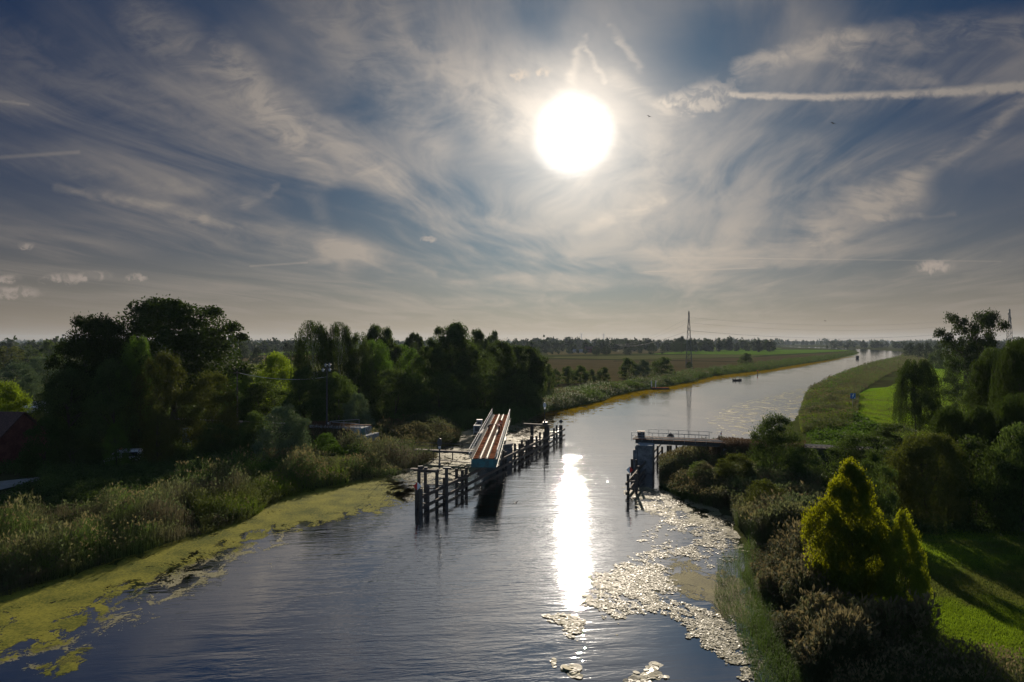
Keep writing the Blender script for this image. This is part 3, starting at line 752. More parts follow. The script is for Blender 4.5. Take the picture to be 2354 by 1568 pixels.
# =================================================================== swing bridge
DK = 4.2
br = empty('swing_bridge', (-2.6, 101.3, 2.75), math.atan2(-1.33, 46.4), 'open narrow gauge railway swing bridge with brown plank deck, swung along the river', 'swing bridge')
L2_ = 23.2; dz0 = DK - 2.75
r_ = random.Random(3)
DM = (MB(), MB()); y = -L2_ + .12
while y < L2_ - .1:
    x0, x1 = -1.22, -.60
    for m_, (x0, x1) in zip(DM, ((-1.22, -.60), (.60, 1.22))):
        m_.box(((x0+x1)/2 + r_.uniform(-.008, .008), y, dz0 - .05 + r_.uniform(-.006, .006)), (x1 - x0, .225, .08))
    y += .25
for m_ in DM: m_.build('deck', M['deck'], br)
mb = MB(); y = -L2_ + .2
while y < L2_ - .1:
    mb.box((0, y, dz0 - .13), (1.7, .2, .16)); y += .55
mb.build('sleepers', M['timber_top'], br)
mb = MB(); y = -L2_ + .8
while y < L2_:
    mb.box((r_.uniform(-.01, .01), y, dz0 - .02), (.34, 1.56, .06)); y += 1.58
mb.build('centre_boards', M['mid_boards'], br)
for x_ in (-.375, .375):
    mb = MB(); mb.box((x_, 0, dz0 + .085), (.055, 2*L2_, .03)).box((x_, 0, dz0 + .02), (.018, 2*L2_, .10)).box((x_, 0, dz0 - .035), (.10, 2*L2_, .015)); mb.build('rail', M['rail'], br)
for x_ in (-.545, .545):
    MB().box((x_, 0, dz0 + .005), (.05, 2*L2_ - .3, .07)).build('guard_timber', M['grey_wood'], br)
mb = MB(); y = -L2_ + 1
while y < L2_:
    mb.box((-1.42, y, dz0 + .03 + r_.uniform(-.01, .01)), (.30, 1.97, .05)); y += 2
mb.build('walkway_boards', M['grey_wood'], br)
mb = MB(); y = -L2_ + 1
while y < L2_:
    mb.box((1.34, y, dz0 + .05 + r_.uniform(-.01, .01)), (.17, 1.97, .08)); y += 2
mb.build('kerb_boards', M['grey_wood'], br)
for x_ in (-1.30, 1.42):
    mb = MB(); mb.box((x_, 0, dz0 - .57), (.03, 2*L2_, .92)); mb.box((x_, 0, dz0 - .12), (.22, 2*L2_, .03)); mb.box((x_, 0, dz0 - 1.03), (.26, 2*L2_, .04))
    y = -L2_ + .05
    while y <= L2_: mb.box((x_ + (.06 if x_ > 0 else -.06), y, dz0 - .57), (.09, .025, .86)); y += 1.93
    mb.build('main_girder', M['teal'], br)
for y_ in (-L2_ + .03, L2_ - .03):
    mb = MB(); mb.box((.06, y_, dz0 - .60), (2.66, .05, .86)); mb.box((.06, y_ - .03, dz0 - 1.035), (2.9, .2, .04)); mb.box((.06, y_, dz0 - .15), (2.6, .16, .03)); mb.build('end_beam', M['teal'], br)
for k in range(12): MB().box((.06, -L2_ + 2 + k*3.85, dz0 - .62), (2.6, .1, .7)).build('cross_beam', M['teal'], br)
MB().box((.06, 0, dz0 - 1.2), (3.4, 3.4, .3)).build('turning_frame', M['teal'], br)
def railing(parent, x, y0, y1, z, h, mat, name='handrail', out=0.0, step=2.0, rr=.028, axis=None, rails=(1.0, .52)):
    mb = MB(); P_ = (lambda y, zz, o=0: (x + o, y, zz)) if axis is None else (lambda y, zz, o=0: tuple(Vector(axis[0]).lerp(Vector(axis[1]), y) + Vector((0, 0, zz))))
    n = max(1, round(abs(y1 - y0)/step)) if axis is None else max(1, round((Vector(axis[1]) - Vector(axis[0])).length/step))
    for k in range(n + 1):
        f = k/n; y_ = (y0 + (y1 - y0)*f) if axis is None else f
        mb.tube(P_(y_, z - .1), P_(y_, z + h, out), rr*.9, n=6)
    for q in rails:
        mb.tube(P_(y0 if axis is None else 0, z + h*q, out*q), P_(y1 if axis is None else 1, z + h*q, out*q), rr, n=6)
    return mb.build(name, mat, parent)
railing(br, -1.62, -L2_, L2_, dz0, 1.0, M['white_metal'], step=1.93, out=-.06)
railing(br, 1.50, -L2_ + .1, L2_, dz0, .95, M['white_metal'], step=1.93, out=.05)
mb = MB(); pts = []
for k in range(49):
    f = k/48; pts.append(Vector((1.74, -L2_ - .4 + f*(2*L2_ + .2), dz0 - .85 - .14*abs(math.sin(f*12*math.pi)))))
mb.path(pts, .022, 5); mb.build('side_cable', M['fender_cable'], br)
for k in range(13): MB().beam((1.45, -L2_ + k*3.85, dz0 - .78), (1.76, -L2_ + k*3.85, dz0 - .80), .05, .05).build('cable_bracket', M['dark_metal'], br)
# drive platform with cabinets on the left flank
mb = MB(); mb.box((-2.35, .4, dz0 - .06), (1.3, 4.4, .08))
for y_ in (-1.7, .4, 2.4): mb.beam((-1.3, y_, dz0 - .9), (-2.9, y_, dz0 - .12), .08, .08)
mb.build('drive_platform', M['dark_metal'], br)
railing(br, -2.95, -1.8, 2.6, dz0 - .05, 1.05, M['white_metal'], step=1.1)
for cx_, cyy, sx, sy, h_ in ((-2.35, 1.6, .8, .7, 1.5), (-2.5, -.6, .9, .8, .95)):
    cb = MB().box((cx_, cyy, dz0 + h_/2), (sx, sy, h_)).box((cx_, cyy, dz0 + h_ + .03), (sx + .1, sy + .1, .06)).build('control_cabinet', M['grey_metal'], br, bev=.01)
    MB().box((cx_, cyy - sy/2 - .01, dz0 + h_*.5), (sx*.7, .02, h_*.75)).build('cabinet_door', M['dark_metal'], cb)
for y_ in (-1.4, .2, 1.8):
    mb = MB(); mb.beam((-2.9, y_, dz0 - 1.6), (-1.4, y_ + .3, dz0 - 1.0), .06, .06); mb.beam((-2.9, y_, dz0 - 1.6), (-2.9, y_, dz0), .06, .06)
    mb.build('drive_frame', M['dark_metal'], br)

pp = empty('pivot_pier', (-2.5, 101, -1.3), 0, 'dark round concrete pivot pier standing in the water under the swing bridge', 'bridge pier')
MB().lathe((0, 0, 0), [(2.6, 0), (2.6, 3.2), (2.52, 3.26), (2.52, 3.55), (2.7, 3.6), (2.7, 3.82), (2.55, 3.9)], 36).build('pier_shaft', M['concrete'], pp)
MB().lathe((0, 0, 3.9), [(1.5, 0), (1.5, .08), (1.2, .12)], 28).build('turning_ring', M['dark_metal'], pp)

# =================================================================== people
def person(loc, rz, J, top, legs, label, hair='hair', vest=True, cat='person', group=None):
    """J: joints in local space; one continuous skinned body, clothing as children"""
    root = empty('person', loc, rz, label, cat, group)
    V, Ed, Rd = [], [], []
    def v(p, r): V.append(Vector(p)); Rd.append(r); return len(V) - 1
    def e(a, b): Ed.append((a, b))
    pel = v(J['pelvis'], .135); wa = v(Vector(J['pelvis']).lerp(Vector(J['chest']), .5), .125); ch = v(J['chest'], .15); e(pel, wa); e(wa, ch)
    nk = v(J['neck'], .06); e(ch, nk); hd0 = v(Vector(J['neck']).lerp(Vector(J['head']), .45), .07); hd = v(J['head'], .098); e(nk, hd0); e(hd0, hd)
    tp = v(Vector(J['head']) + (Vector(J['head']) - Vector(J['neck'])).normalized()*.09, .075); e(hd, tp)
    for s in 'LR':
        sh = v(J['sh'+s], .065); el = v(J['el'+s], .045); wr = v(J['ha'+s], .032); e(ch, sh); e(sh, el); e(el, wr)
        d = (Vector(J['ha'+s]) - Vector(J['el'+s])).normalized(); pm = v(Vector(J['ha'+s]) + d*.07, .036); e(wr, pm)
        sd = d.cross(Vector((0, 0, 1)));  sd = sd.normalized() if sd.length > .1 else Vector((0, 1, 0))
        for k in range(4):
            o_ = sd*(k - 1.5)*.020; f1 = v(V[pm] + o_ + d*.05, .010); f2 = v(V[pm] + o_*1.2 + d*(.075 + .008*(k in (1, 2))) + d.cross(sd)*.015, .008); e(pm, f1); e(f1, f2)
        th = v(V[wr] + d*.05 + sd*(.05 if s == 'R' else -.05), .011); e(pm, th)
        hp = v(J['hip'+s], .088); kn = v(J['kn'+s], .062); an = v(J['an'+s], .045); to = v(Vector(J['an'+s]) + Vector((0, .16, -.045)), .040); e(pel, hp); e(hp, kn); e(kn, an); e(an, to)
    me = bpy.data.meshes.new('body'); me.from_pydata(V, Ed, []); ob = link('body', me, root)
    md = ob.modifiers.new('skin', 'SKIN')
    for i, sv in enumerate(me.skin_vertices[0].data): sv.radius = (Rd[i]*(1.25 if i in (pel, wa, ch) else 1), Rd[i]*(.85 if i in (pel, wa, ch) else 1)); sv.use_root = (i == pel)
    ob.modifiers.new('sub', 'SUBSURF').levels = 1
    dg = bpy.context.evaluated_depsgraph_get(); m2 = bpy.data.meshes.new_from_object(ob.evaluated_get(dg)); ob.modifiers.clear(); ob.data = m2; m2.name = 'body'
    m2.materials.clear()
    for q in (legs, 'skin', top): m2.materials.append(M[q])
    hv, cv, pv = Vector(J['head']), Vector(J['chest']), Vector(J['pelvis'])
    for p in m2.polygons:
        c_ = p.center; p.use_smooth = True
        if (c_ - hv).length < .17 or min((c_ - Vector(J['haL'])).length, (c_ - Vector(J['haR'])).length) < .12: p.material_index = 1
        else:
            ax = cv - pv; t = (c_ - pv).dot(ax)/ax.length_squared
            p.material_index = 2 if t > .12 else 0
    # hair cap
    up = (hv - Vector(J['neck'])).normalized()
    MB().lathe((0, 0, 0), [(.075, -.03), (.112, .0), (.115, .05), (.09, .11), (.04, .14)], 12).build('hair', M[hair], root, smoothf=True).matrix_basis = Matrix.Translation(hv + up*.02) @ up.to_track_quat('Z', 'Y').to_matrix().to_4x4()
    if vest:
        ax = (cv - pv); n = 14; mb = MB(); rg = []
        z = ax.normalized(); x = Vector((1, 0, 0)); x = (x - z*x.dot(z)).normalized(); y = z.cross(x)
        for f, ra, rb in ((-.15, .20, .155), (.3, .20, .15), (.8, .225, .16), (1.15, .20, .14), (1.35, .10, .09)):
            rg.append([mb.bm.verts.new(pv + ax*f + x*ra*math.cos(2*math.pi*i/n) + y*rb*math.sin(2*math.pi*i/n)) for i in range(n)])
        for A_, B_ in zip(rg, rg[1:]):
            for i in range(n): mb.bm.faces.new((A_[i], A_[(i+1) % n], B_[(i+1) % n], B_[i]))
        ve = mb.build('vest', M['vest'], root, smoothf=True)
        mb = MB(); 
        for f in (.15, .62):
            q = []
            for ff in (f, f + .13): q.append([mb.bm.verts.new(pv + ax*ff + x*.222*math.cos(2*math.pi*i/n) + y*.168*math.sin(2*math.pi*i/n)) for i in range(n)])
            for i in range(n): mb.bm.faces.new((q[0][i], q[0][(i+1) % n], q[1][(i+1) % n], q[1][i]))
        mb.build('reflective_band', M['vest_band'], ve)
    return root
STAND = dict(pelvis=(0, 0, .95), chest=(0, .03, 1.30), neck=(0, .02, 1.50), head=(0, .05, 1.62), shL=(-.19, .02, 1.41), shR=(.19, .02, 1.41), elL=(-.27, .0, 1.14), elR=(.27, .0, 1.14),
             haL=(-.25, .12, .90), haR=(.25, .14, .92), hipL=(-.10, 0, .88), hipR=(.10, 0, .88), knL=(-.12, .03, .50), knR=(.12, .01, .50), anL=(-.14, 0, .09), anR=(.13, -.02, .09))
BEND = dict(pelvis=(0, -.10, .88), chest=(0, .22, 1.06), neck=(0, .40, 1.12), head=(0, .52, 1.10), shL=(-.18, .30, 1.07), shR=(.18, .30, 1.07), elL=(-.22, .40, .80), elR=(.22, .40, .80),
            haL=(-.14, .50, .55), haR=(.14, .50, .55), hipL=(-.10, -.10, .83), hipR=(.10, -.10, .83), knL=(-.15, .06, .48), knR=(.15, .04, .48), anL=(-.17, -.05, .09), anR=(.17, -.1, .09))
SIT = dict(pelvis=(0, 0, .42), chest=(0, .03, .76), neck=(0, .03, .96), head=(0, .06, 1.08), shL=(-.19, .02, .87), shR=(.19, .02, .87), elL=(-.28, .06, .62), elR=(.28, .06, .62),
           haL=(-.2, .28, .55), haR=(.2, .28, .55), hipL=(-.11, .04, .40), hipR=(.11, .04, .40), knL=(-.14, .42, .46), knR=(.14, .42, .46), anL=(-.14, .46, .09), anR=(.14, .46, .09))
person((-1.72, 102.7, DK), .25, STAND, 'cloth_dark', 'cloth_dark', 'upright person in an orange vest and dark trousers standing on the bridge deck')
person((-1.95, 100.2, DK), 1.0, BEND, 'cloth_dark', 'cloth_dark', 'person in an orange striped vest bending down over the right rail of the bridge')
person((-3.40, 100.6, DK), -1.0, BEND, 'cloth_dark', 'cloth_dark', 'darkly dressed person bending over the left rail of the bridge', vest=False)

# =================================================================== timber fenders
def tv(x, y, z): return G(x, y, z)
def Z1(x, y): return (1600*.57446 + x*.20147, 1550*.57446 + y*.20147)      # crops of the photograph -> image pixels
def Z2(x, y): return (2400*.57446 + x*.19523, 1600*.57446 + y*.19523)
def pile(parent, p, top, r=.19, mat='timber', n=9):
    mb = MB(); q = Vector(p); l1, l2 = random.uniform(-.04, .04), random.uniform(-.04, .04)
    mb.tube((q.x, q.y, -1.5), (q.x + l1, q.y + l2, top), r, r*.94, n)
    o = mb.build('pile', M[mat], parent)
    MB().tube((q.x + l1, q.y + l2, top + .002), (q.x + l1, q.y + l2, top + .05), r*1.05, r*.85, n).build('pile_cap', M['timber_top'], o)
    return o
fe = empty('timber_fender', (0, 0, 0), 0, 'long dark timber fender of piles and two beams in front of the open swing bridge', 'fender')
FA, FB = Vector((-9.4, 70.5, 0)), Vector((9.5, 125.0, 0)); fd = (FB - FA).normalized(); fn = Vector((-fd.y, fd.x, 0))
for zz in (.42, 1.50):
    n = 9
    for k in range(n):
        a, b = FA.lerp(FB, k/n), FA.lerp(FB, (k+1)/n)
        a = a + Vector((0, 0, zz + random.uniform(-.03, .03))); b = b + Vector((0, 0, zz + random.uniform(-.03, .03)))
        mb = MB(); mb.beam(a - fn*.17, b - fn*.17, .16, .30); o = mb.build('fender_beam', M['timber'], fe)
        MB().beam(a - fn*.17 + Vector((0, 0, .153)), b - fn*.17 + Vector((0, 0, .153)), .15, .006).build('beam_top', M['timber_top'], o)
PT = [(190, 1130), (240, 1160), (315, 1130), (505, 1035), (420, 1035), (645, 925), (710, 940), (755, 920), (1180, 730), (1310, 645), (1360, 650), (1392, 605), (1440, 610), (1470, 595), (1500, 550),
      (1560, 555), (1597, 510), (1645, 515), (1670, 500), (1695, 460), (1755, 465), (1788, 430), (1825, 430), (1845, 430)]
plist = []
for q in PT:
    p = tv(*Z1(*q), 2.3); plist.append(p); pile(fe, p, 2.3 + random.uniform(-.08, .08), .20 if q[0] != 1500 else .3)
for q in ((835, 920), (915, 930), (1020, 880), (1110, 850)):
    p = FA.lerp(FB, (G(*Z1(q[0], 1100), .4).y - 70)/60) ; p = FA + fd*((Z1(*q)[0] - 967)/3.1*.62) + fn*.5
    pile(fe, p, 1.9, .19)
mb = MB()
for p in plist:          # ties from each pile to the beams
    t = (p - FA).dot(fd); f = FA + fd*t
    if abs((p - FA).dot(fn)) > .35:
        for zz in (.55, 1.55): MB().beam((p.x, p.y, zz), (f.x, f.y, zz), .12, .14).build('tie_beam', M['timber'], fe)
for a, b in ((5, 7), (9, 11), (12, 14), (15, 17), (20, 22)): MB().beam((plist[a].x, plist[a].y, 1.3), (plist[b].x, plist[b].y, 1.3), .12, .14).build('tie_beam', M['timber'], fe)

def portal(x0, x1, y0, y1, ztop, posts, label):
    ro = empty('mooring_portal', ((x0 + x1)/2, (y0 + y1)/2, 0), 0, label, 'timber frame'); c = Vector(((x0 + x1)/2, (y0 + y1)/2, 0))
    for (px_, py_, r__) in posts:
        MB().tube(Vector((px_, py_, -1.5)) - c, Vector((px_, py_, ztop)) - c, r__, r__*.95, 10).build('post', M['timber'], ro)
    mb = MB(); mb.beam(Vector((x0, y0, ztop + .06)) - c, Vector((x1, y1, ztop + .06)) - c, .55, .10); mb.beam(Vector((x0 + .3, y0, ztop - .1)) - c, Vector((x1 - .3, y1, ztop - .1)) - c, .18, .22)
    mb.build('cross_head', M['timber_top'], ro)
    return ro, c
po, c = portal(-11.2, -7.7, 75.6, 74.6, 3.4, [(-10.25, 75.2, .2), (-9.55, 75.3, .19), (-8.25, 75.0, .19), (-7.25, 75.6, .20)], 'near timber portal of tall dark posts carrying a plank head beside the left reeds')
mb = MB(); mb.box(Vector((-10.1, 75.3, 3.65)) - c, (.55, .3, .35), .4).box(Vector((-9.5, 75.3, 3.58)) - c, (.35, .3, .22), .2).box(Vector((-7.2, 75.6, 3.52)) - c, (.9, .35, .2), -.2); mb.build('mooring_cleats', M['dark_metal'], po)
mb = MB(); mb.beam(Vector((-9.6, 75.0, 1.4)) - c, Vector((-7.4, 75.3, 1.35)) - c, .14, .14); mb.beam(Vector((-9.6, 75.0, 1.85)) - c, Vector((-7.4, 75.3, 1.7)) - c, .1, .1); mb.build('brace', M['timber_top'], po)
po2, c = portal(2.0, 6.6, 116.6, 114.6, 3.45, [(3.4, 116.0, .30), (6.0, 115.4, .24), (5.7, 116.8, .2)], 'far timber portal with a plank head behind the fender, upstream of the bridge')
MB().box(Vector((5.6, 115.2, 3.72)) - c, (.8, .35, .4), .3).build('mooring_cleats', M['dark_metal'], po2)
mb = MB(); mb.beam(Vector((3.4, 116, 1.0)) - c, Vector((6.0, 115.4, .9)) - c, .14, .14); mb.build('brace', M['timber'], po2)

def signal(x, y, z0, z1, disc, label, face=1, r_disc=(.26, .46)):
    ro = empty('signal_mast', (x, y, z0), 0, label, 'signal mast'); h = z1 - z0; rw, rh = r_disc
    MB().tube((0, 0, 0), (0, 0, h - 2*rh), .085, .07, 10).build('pole', M['dark_metal'], ro)
    pts = [(rw*math.cos(t), 0, h - rh + rh*math.sin(t)) for t in (2*math.pi*i/22 for i in range(22))]
    hd = MB().poly(pts, .08, (0, 1, 0)).build('signal_board', M[disc], ro)
    for s in (-1, 1): MB().tube((0, .09 + .12, h - rh + s*.18), (0, .08, h - rh + s*.18), .11, .11, 12).build('lamp', M['dark_metal'], hd)
    MB().box((0, -.02, h - 2*rh - .12), (.24, .16, .22)).build('junction_box', M['white_metal'], ro)
    MB().box((0, 0, .4), (.26, .2, .5)).build('switch_box', M['dark_metal'], ro)
    return ro
signal(-8.02, 75.6, 3.46, 6.85, 'dark_metal', 'signal mast with a black oval head standing on the near timber portal')
signal(5.55, 116.0, 3.5, 7.15, 'white_metal', 'signal mast with a pale oval head standing on the far timber portal')

def diamond(p, s, m1, m2, label, th=.03, post=None, rz=0.0):
    ro = empty('diamond_sign', p, rz, label, 'sign')
    a = MB().poly([(-s, 0, 0), (0, 0, s), (0, 0, -s)], th, (0, 1, 0)).build('left_half', M[m1], ro)
    b = MB().poly([(0, 0, -s), (0, 0, s), (s, 0, 0)], th, (0, 1, 0)).build('right_half', M[m2], ro)
    mb = MB(); mb.beam((0, th + .03, -(post or s) - .1), (0, th + .03, s*.6), .05, .05); mb.build('sign_post', M['dark_metal'], ro)
    return ro
diamond((-9.85, 71.0, 2.5), .43, 'red', 'white', 'red and white diamond board on the near end of the left fender', post=.6)
diamond((8.9, 124.2, 2.95), .40, 'dark_metal', 'dark_metal', 'dark diamond board seen from behind at the far end of the left fender', post=.7)

# =================================================================== right bank: pier, approach span, fender
rp = empty('bridge_pier', (18.0, 92.3, 0), -.31, 'tall concrete pier with a stepped left side carrying the right approach span', 'bridge pier')
MB().box((.15, 0, 1.1), (1.95, 2.7, 5.0)).build('pier_shaft', M['concrete'], rp, bev=.08)
MB().box((-1.15, 0, .75), (.66, 2.5, 4.5)).build('pier_step', M['concrete'], rp, bev=.12)
MB().box((-1.05, 0, 3.2), (.42, 1.6, .4)).build('bearing_block', M['concrete'], rp, bev=.03)
MB().box((.1, 0, 3.66), (2.05, 2.8, .12)).build('coping', M['concrete_pale'], rp)
ax0 = Vector((16.9, track_y(16.9), 0)); ax1 = Vector((28.4, track_y(28.4), 0)); ad = (ax1 - ax0).normalized(); an_ = Vector((-ad.y, ad.x, 0)); aL = (ax1 - ax0).length
asp = empty('approach_span', (ax0.x, ax0.y, 3.55), math.atan2(ad.y, ad.x), 'short railway span with pale railings between the concrete pier and the right bank', 'bridge span')
mb = MB(); x_ = .1
while x_ < aL: mb.box((x_, 0, .60), (.21, 2.5, .09)); x_ += .24
mb.build('deck', M['deck'], asp)
for s in (-1, 1):
    mb = MB(); mb.box((aL/2 + .2, s*1.0, .30), (aL - .3, .03, .46)).box((aL/2 + .2, s*1.0, .53), (aL - .3, .22, .03)).box((aL/2 + .2, s*1.0, .05), (aL - .3, .24, .03)); mb.build('girder', M['dark_metal'], asp)
    mb = MB(); mb.box((aL/2 + 3, s*.375, .74), (aL + 6, .055, .03)).box((aL/2 + 3, s*.375, .68), (aL + 6, .018, .10)); mb.build('rail', M['rail'], asp)
    MB().box((aL/2, s*1.3, .68), (aL, .14, .07)).build('edge_timber', M['rust'], asp)
def rail_along(parent, a, b, h, name='handrail', mat='grey_metal', n=7, kick=0.0):
    a, b = Vector(a), Vector(b); mb = MB()
    for k in range(n + 1):
        p = a.lerp(b, k/n); mb.tube(p - Vector((0, 0, .25)), p + Vector((0, 0, h)), .03, n=6)
    for q in (1.0, .5): mb.tube(a + Vector((0, 0, h*q)), b + Vector((0, 0, h*q)), .03, n=6)
    e_ = b + (b - a).normalized()*.35; mb.tube(b + Vector((0, 0, h)), e_ + Vector((0, 0, h - .05)), .03, n=6); mb.tube(e_ + Vector((0, 0, h - .05)), e_ + Vector((0, 0, h - .2)), .03, n=6)
    return mb.build(name, M[mat], parent)
rail_along(asp, (-.1, -1.42, .68), (9.7, -1.42, .64), .95)
rail_along(asp, (1.9, 1.42, .68), (10.0, 1.42, .64), 1.05, n=6)
cb = empty('control_cabinet', (17.9, 94.6, 4.22), -.3, 'dark metal cabinet standing on the approach span above the concrete pier', 'cabinet')
MB().box((0, 0, .42), (.95, .6, .84)).build('housing', M['dark_metal'], cb, bev=.02); MB().box((0, 0, .88), (1.05, .7, .06)).build('lid', M['rust'], cb)
diamond((22.2, 95.6, 4.25), .55, 'dark_metal', 'dark_metal', 'dark diamond board behind the railing of the right approach span', post=.9)
ab2 = empty('right_abutment', (28.3, track_y(28.3), 0), math.atan2(ad.y, ad.x), 'dark concrete abutment where the approach span meets the right bank', 'abutment')
MB().box((.35, 0, 1.7), (.9, 4.6, 3.7)).build('abutment_wall', M['concrete'], ab2, bev=.03); MB().box((-.25, 0, 3.4), (.35, 2.8, .25)).build('bearing_shelf', M['concrete'], ab2)
trk = empty('railway_track', (34, track_y(34), 4.0), math.atan2(ad.y, ad.x), 'narrow gauge railway track running right from the bridge through the bushes', 'railway track')
MB().box((20, 0, 0.0), (52, 2.6, .16)).build('ballast_bed', M['ballast'], trk)
mb = MB(); x_ = -5.6
while x_ < 46: mb.box((x_, 0, .10), (.2, 1.5, .12)); x_ += .6
mb.build('sleepers', M['timber_top'], trk)
for s in (-1, 1): MB().box((20, s*.375, .23), (52, .055, .09)).build('rail', M['rail'], trk)
sg = empty('track_sign', (*G(*Z2(1430, 472), 3.95).xy, 3.95), 0, 'small red and white warning board on a thin post right of the span railing', 'sign')
MB().tube((0, 0, -.2), (0, 0, 1.25), .035, n=6).build('sign_post', M['dark_metal'], sg)
MB().poly([(-.25, -.04, .85), (0, -.04, 1.15), (0, -.04, .55)], .02, (0, 1, 0)).build('sign_board', M['white'], sg)
MB().poly([(-.12, -.065, .85), (0, -.065, 1.0), (0, -.065, .7)], .02, (0, 1, 0)).build('red_patch', M['red'], sg)
bo = empty('track_post', (*G(*Z2(1402, 500), 3.95).xy, 3.95), 0, 'short plain post beside the track, left of the small warning board', 'post')
MB().tube((0, 0, -.2), (0, 0, .95), .06, n=6).build('post_shaft', M['dark_metal'], bo); MB().tube((0, 0, .95), (0, 0, 1.0), .07, .05, n=6).build('post_cap', M['grey_metal'], bo)

rf = empty('timber_fender', (0, 0, 0), 0, 'timber fender of dark piles and beams in front of and under the right approach span', 'fender')
GA, GB = Vector((13.0, 76.8, 0)), Vector((24.2, 109.0, 0)); gd = (GB - GA).normalized(); gn = Vector((-gd.y, gd.x, 0))
for zz in (.42, 1.50):
    for k in range(5):
        a, b = GA.lerp(GB, k/5) + Vector((0, 0, zz)), GA.lerp(GB, (k+1)/5) + Vector((0, 0, zz + random.uniform(-.03, .03)))
        o = MB().beam(a + gn*.17, b + gn*.17, .16, .30).build('fender_beam', M['timber'], rf)
        MB().beam(a + gn*.17 + Vector((0, 0, .153)), b + gn*.17 + Vector((0, 0, .153)), .15, .006).build('beam_top', M['timber_top'], o)
for q, rr in (((332, 875), .17), ((378, 700), .19), ((430, 708), .17), ((455, 782), .17), ((430, 868), .17), ((678, 545), .16), ((733, 553), .16), ((800, 540), .2), ((830, 540), .2), ((900, 538), .15)):
    zt = 2.35
    p = tv(*Z2(*q), zt); pile(rf, p, zt, rr)
mb = MB()
for q in (((332, 880), (430, 875)), ((378, 800), (455, 800)), ((820, 640), (900, 640))):
    a, b = tv(*Z2(*q[0]), 2.3), tv(*Z2(*q[1]), 2.3)
    for zz in (.7, 1.5): MB().beam((a.x, a.y, zz), (b.x, b.y, zz), .12, .14).build('tie_beam', M['timber_top'], rf)
pq = tv(*Z2(350, 825), 2.9); diamond((pq.x, pq.y, 2.9), .40, 'white', 'red', 'white and red diamond board on the near end of the right fender', post=.6)

# =================================================================== left bank: abutment, gangway, lamps
la = empty('left_abutment', (-23.0, track_y(-23.0), 0), math.atan2(ad.y, ad.x), 'pale blue grey concrete abutment with a stepped ledge on the left bank', 'abutment')
MB().box((-4.6, 0, 2.35), (9.2, 3.6, 3.4)).build('abutment_wall', M['concrete_pale'], la, bev=.04)
MB().box((-4.6, -1.64, 4.1), (9.2, .3, .2)).build('front_coping', M['concrete_pale'], la)
MB().box((-4.6, 1.64, 4.1), (9.2, .3, .2)).build('rear_coping', M['rust'], la)
MB().box((.62, 0, 1.55), (1.3, 4.0, 2.9)).build('ledge', M['concrete_pale'], la, bev=.05)
MB().box((.02, -.9, 3.4), (.10, 1.0, 1.2)).build('bearing_plate', M['teal'], la)
mb = MB()
for a, b in (((-.2, -1.7, 4.1), (-.2, -1.7, 4.2 + 1.25)), ((-5.4, -1.7, 4.0), (-5.4, -1.7, 4.95)), ((-2.9, -1.7, 4.1), (-2.9, -1.7, 5.15)), ((-.2, -1.7, 5.45), (-5.4, -1.7, 4.95)), ((-.2, -1.7, 4.75), (-5.0, -1.7, 4.85))): mb.tube(a, b, .045, n=6)
mb.build('handrail', M['grey_metal'], la)
mb = MB()
for s in (-1, 1): mb.box((-20, s*.375, 4.12), (38, .055, .09))
mb.build('rails', M['rail'], la)
mb = MB(); x_ = -38
while x_ < -.5: mb.box((x_, 0, 4.03), (.2, 1.5, .10)); x_ += .6
mb.build('sleepers', M['timber_top'], la)
kp = empty('kilometre_post', (*G(753, 983, 3.9).xy, 3.8), 0, 'short pale concrete post at the foot of the tall lamp pole', 'post')
MB().box((0, 0, .4), (.35, .25, .85)).build('post_shaft', M['concrete_pale'], kp, bev=.03); MB().box((0, 0, .85), (.28, .2, .06)).build('post_cap', M['white'], kp)

gw = empty('gangway', (-9.2, 99.2, 0), 0, 'narrow gangway on thin legs leading from the left reeds to the pivot pier', 'footbridge')
a_, b_ = Vector((-5.2, 2.4, 1.5)), Vector((4.3, -.3, 1.5))
MB().beam(a_, b_, .8, .08).build('walk_deck', M['timber_top'], gw); mb = MB()
for s in (-.38, .38): mb.beam(a_ + Vector((s*.28, s, -.14)), b_ + Vector((s*.28, s, -.14)), .08, .18)
mb.build('stringers', M['dark_metal'], gw)
mb = MB()
for k in range(5):
    p = a_.lerp(b_, k/4)
    for s in (-.38, .38): mb.tube(p + Vector((s*.28, s, 0)), p + Vector((s*.28, s, 1.05)), .025, n=5)
for s in (-.38, .38):
    for h_ in (1.05, .55): mb.tube(a_ + Vector((s*.28, s, h_)), b_ + Vector((s*.28, s, h_)), .025, n=5)
mb.build('handrail', M['dark_metal'], gw)
for f in (.3, .6):
    for s in (-.3, .3):
        p = a_.lerp(b_, f) + Vector((0, s, 0)); MB().tube((p.x, p.y, -1.5), (p.x, p.y, 1.4), .06, n=7).build('leg', M['timber'], gw)
gb = MB().beam((-5.3, 1.8, .35), (4.4, -2.6, .3), .12, .12).build('mooring_boom', M['timber'], gw)

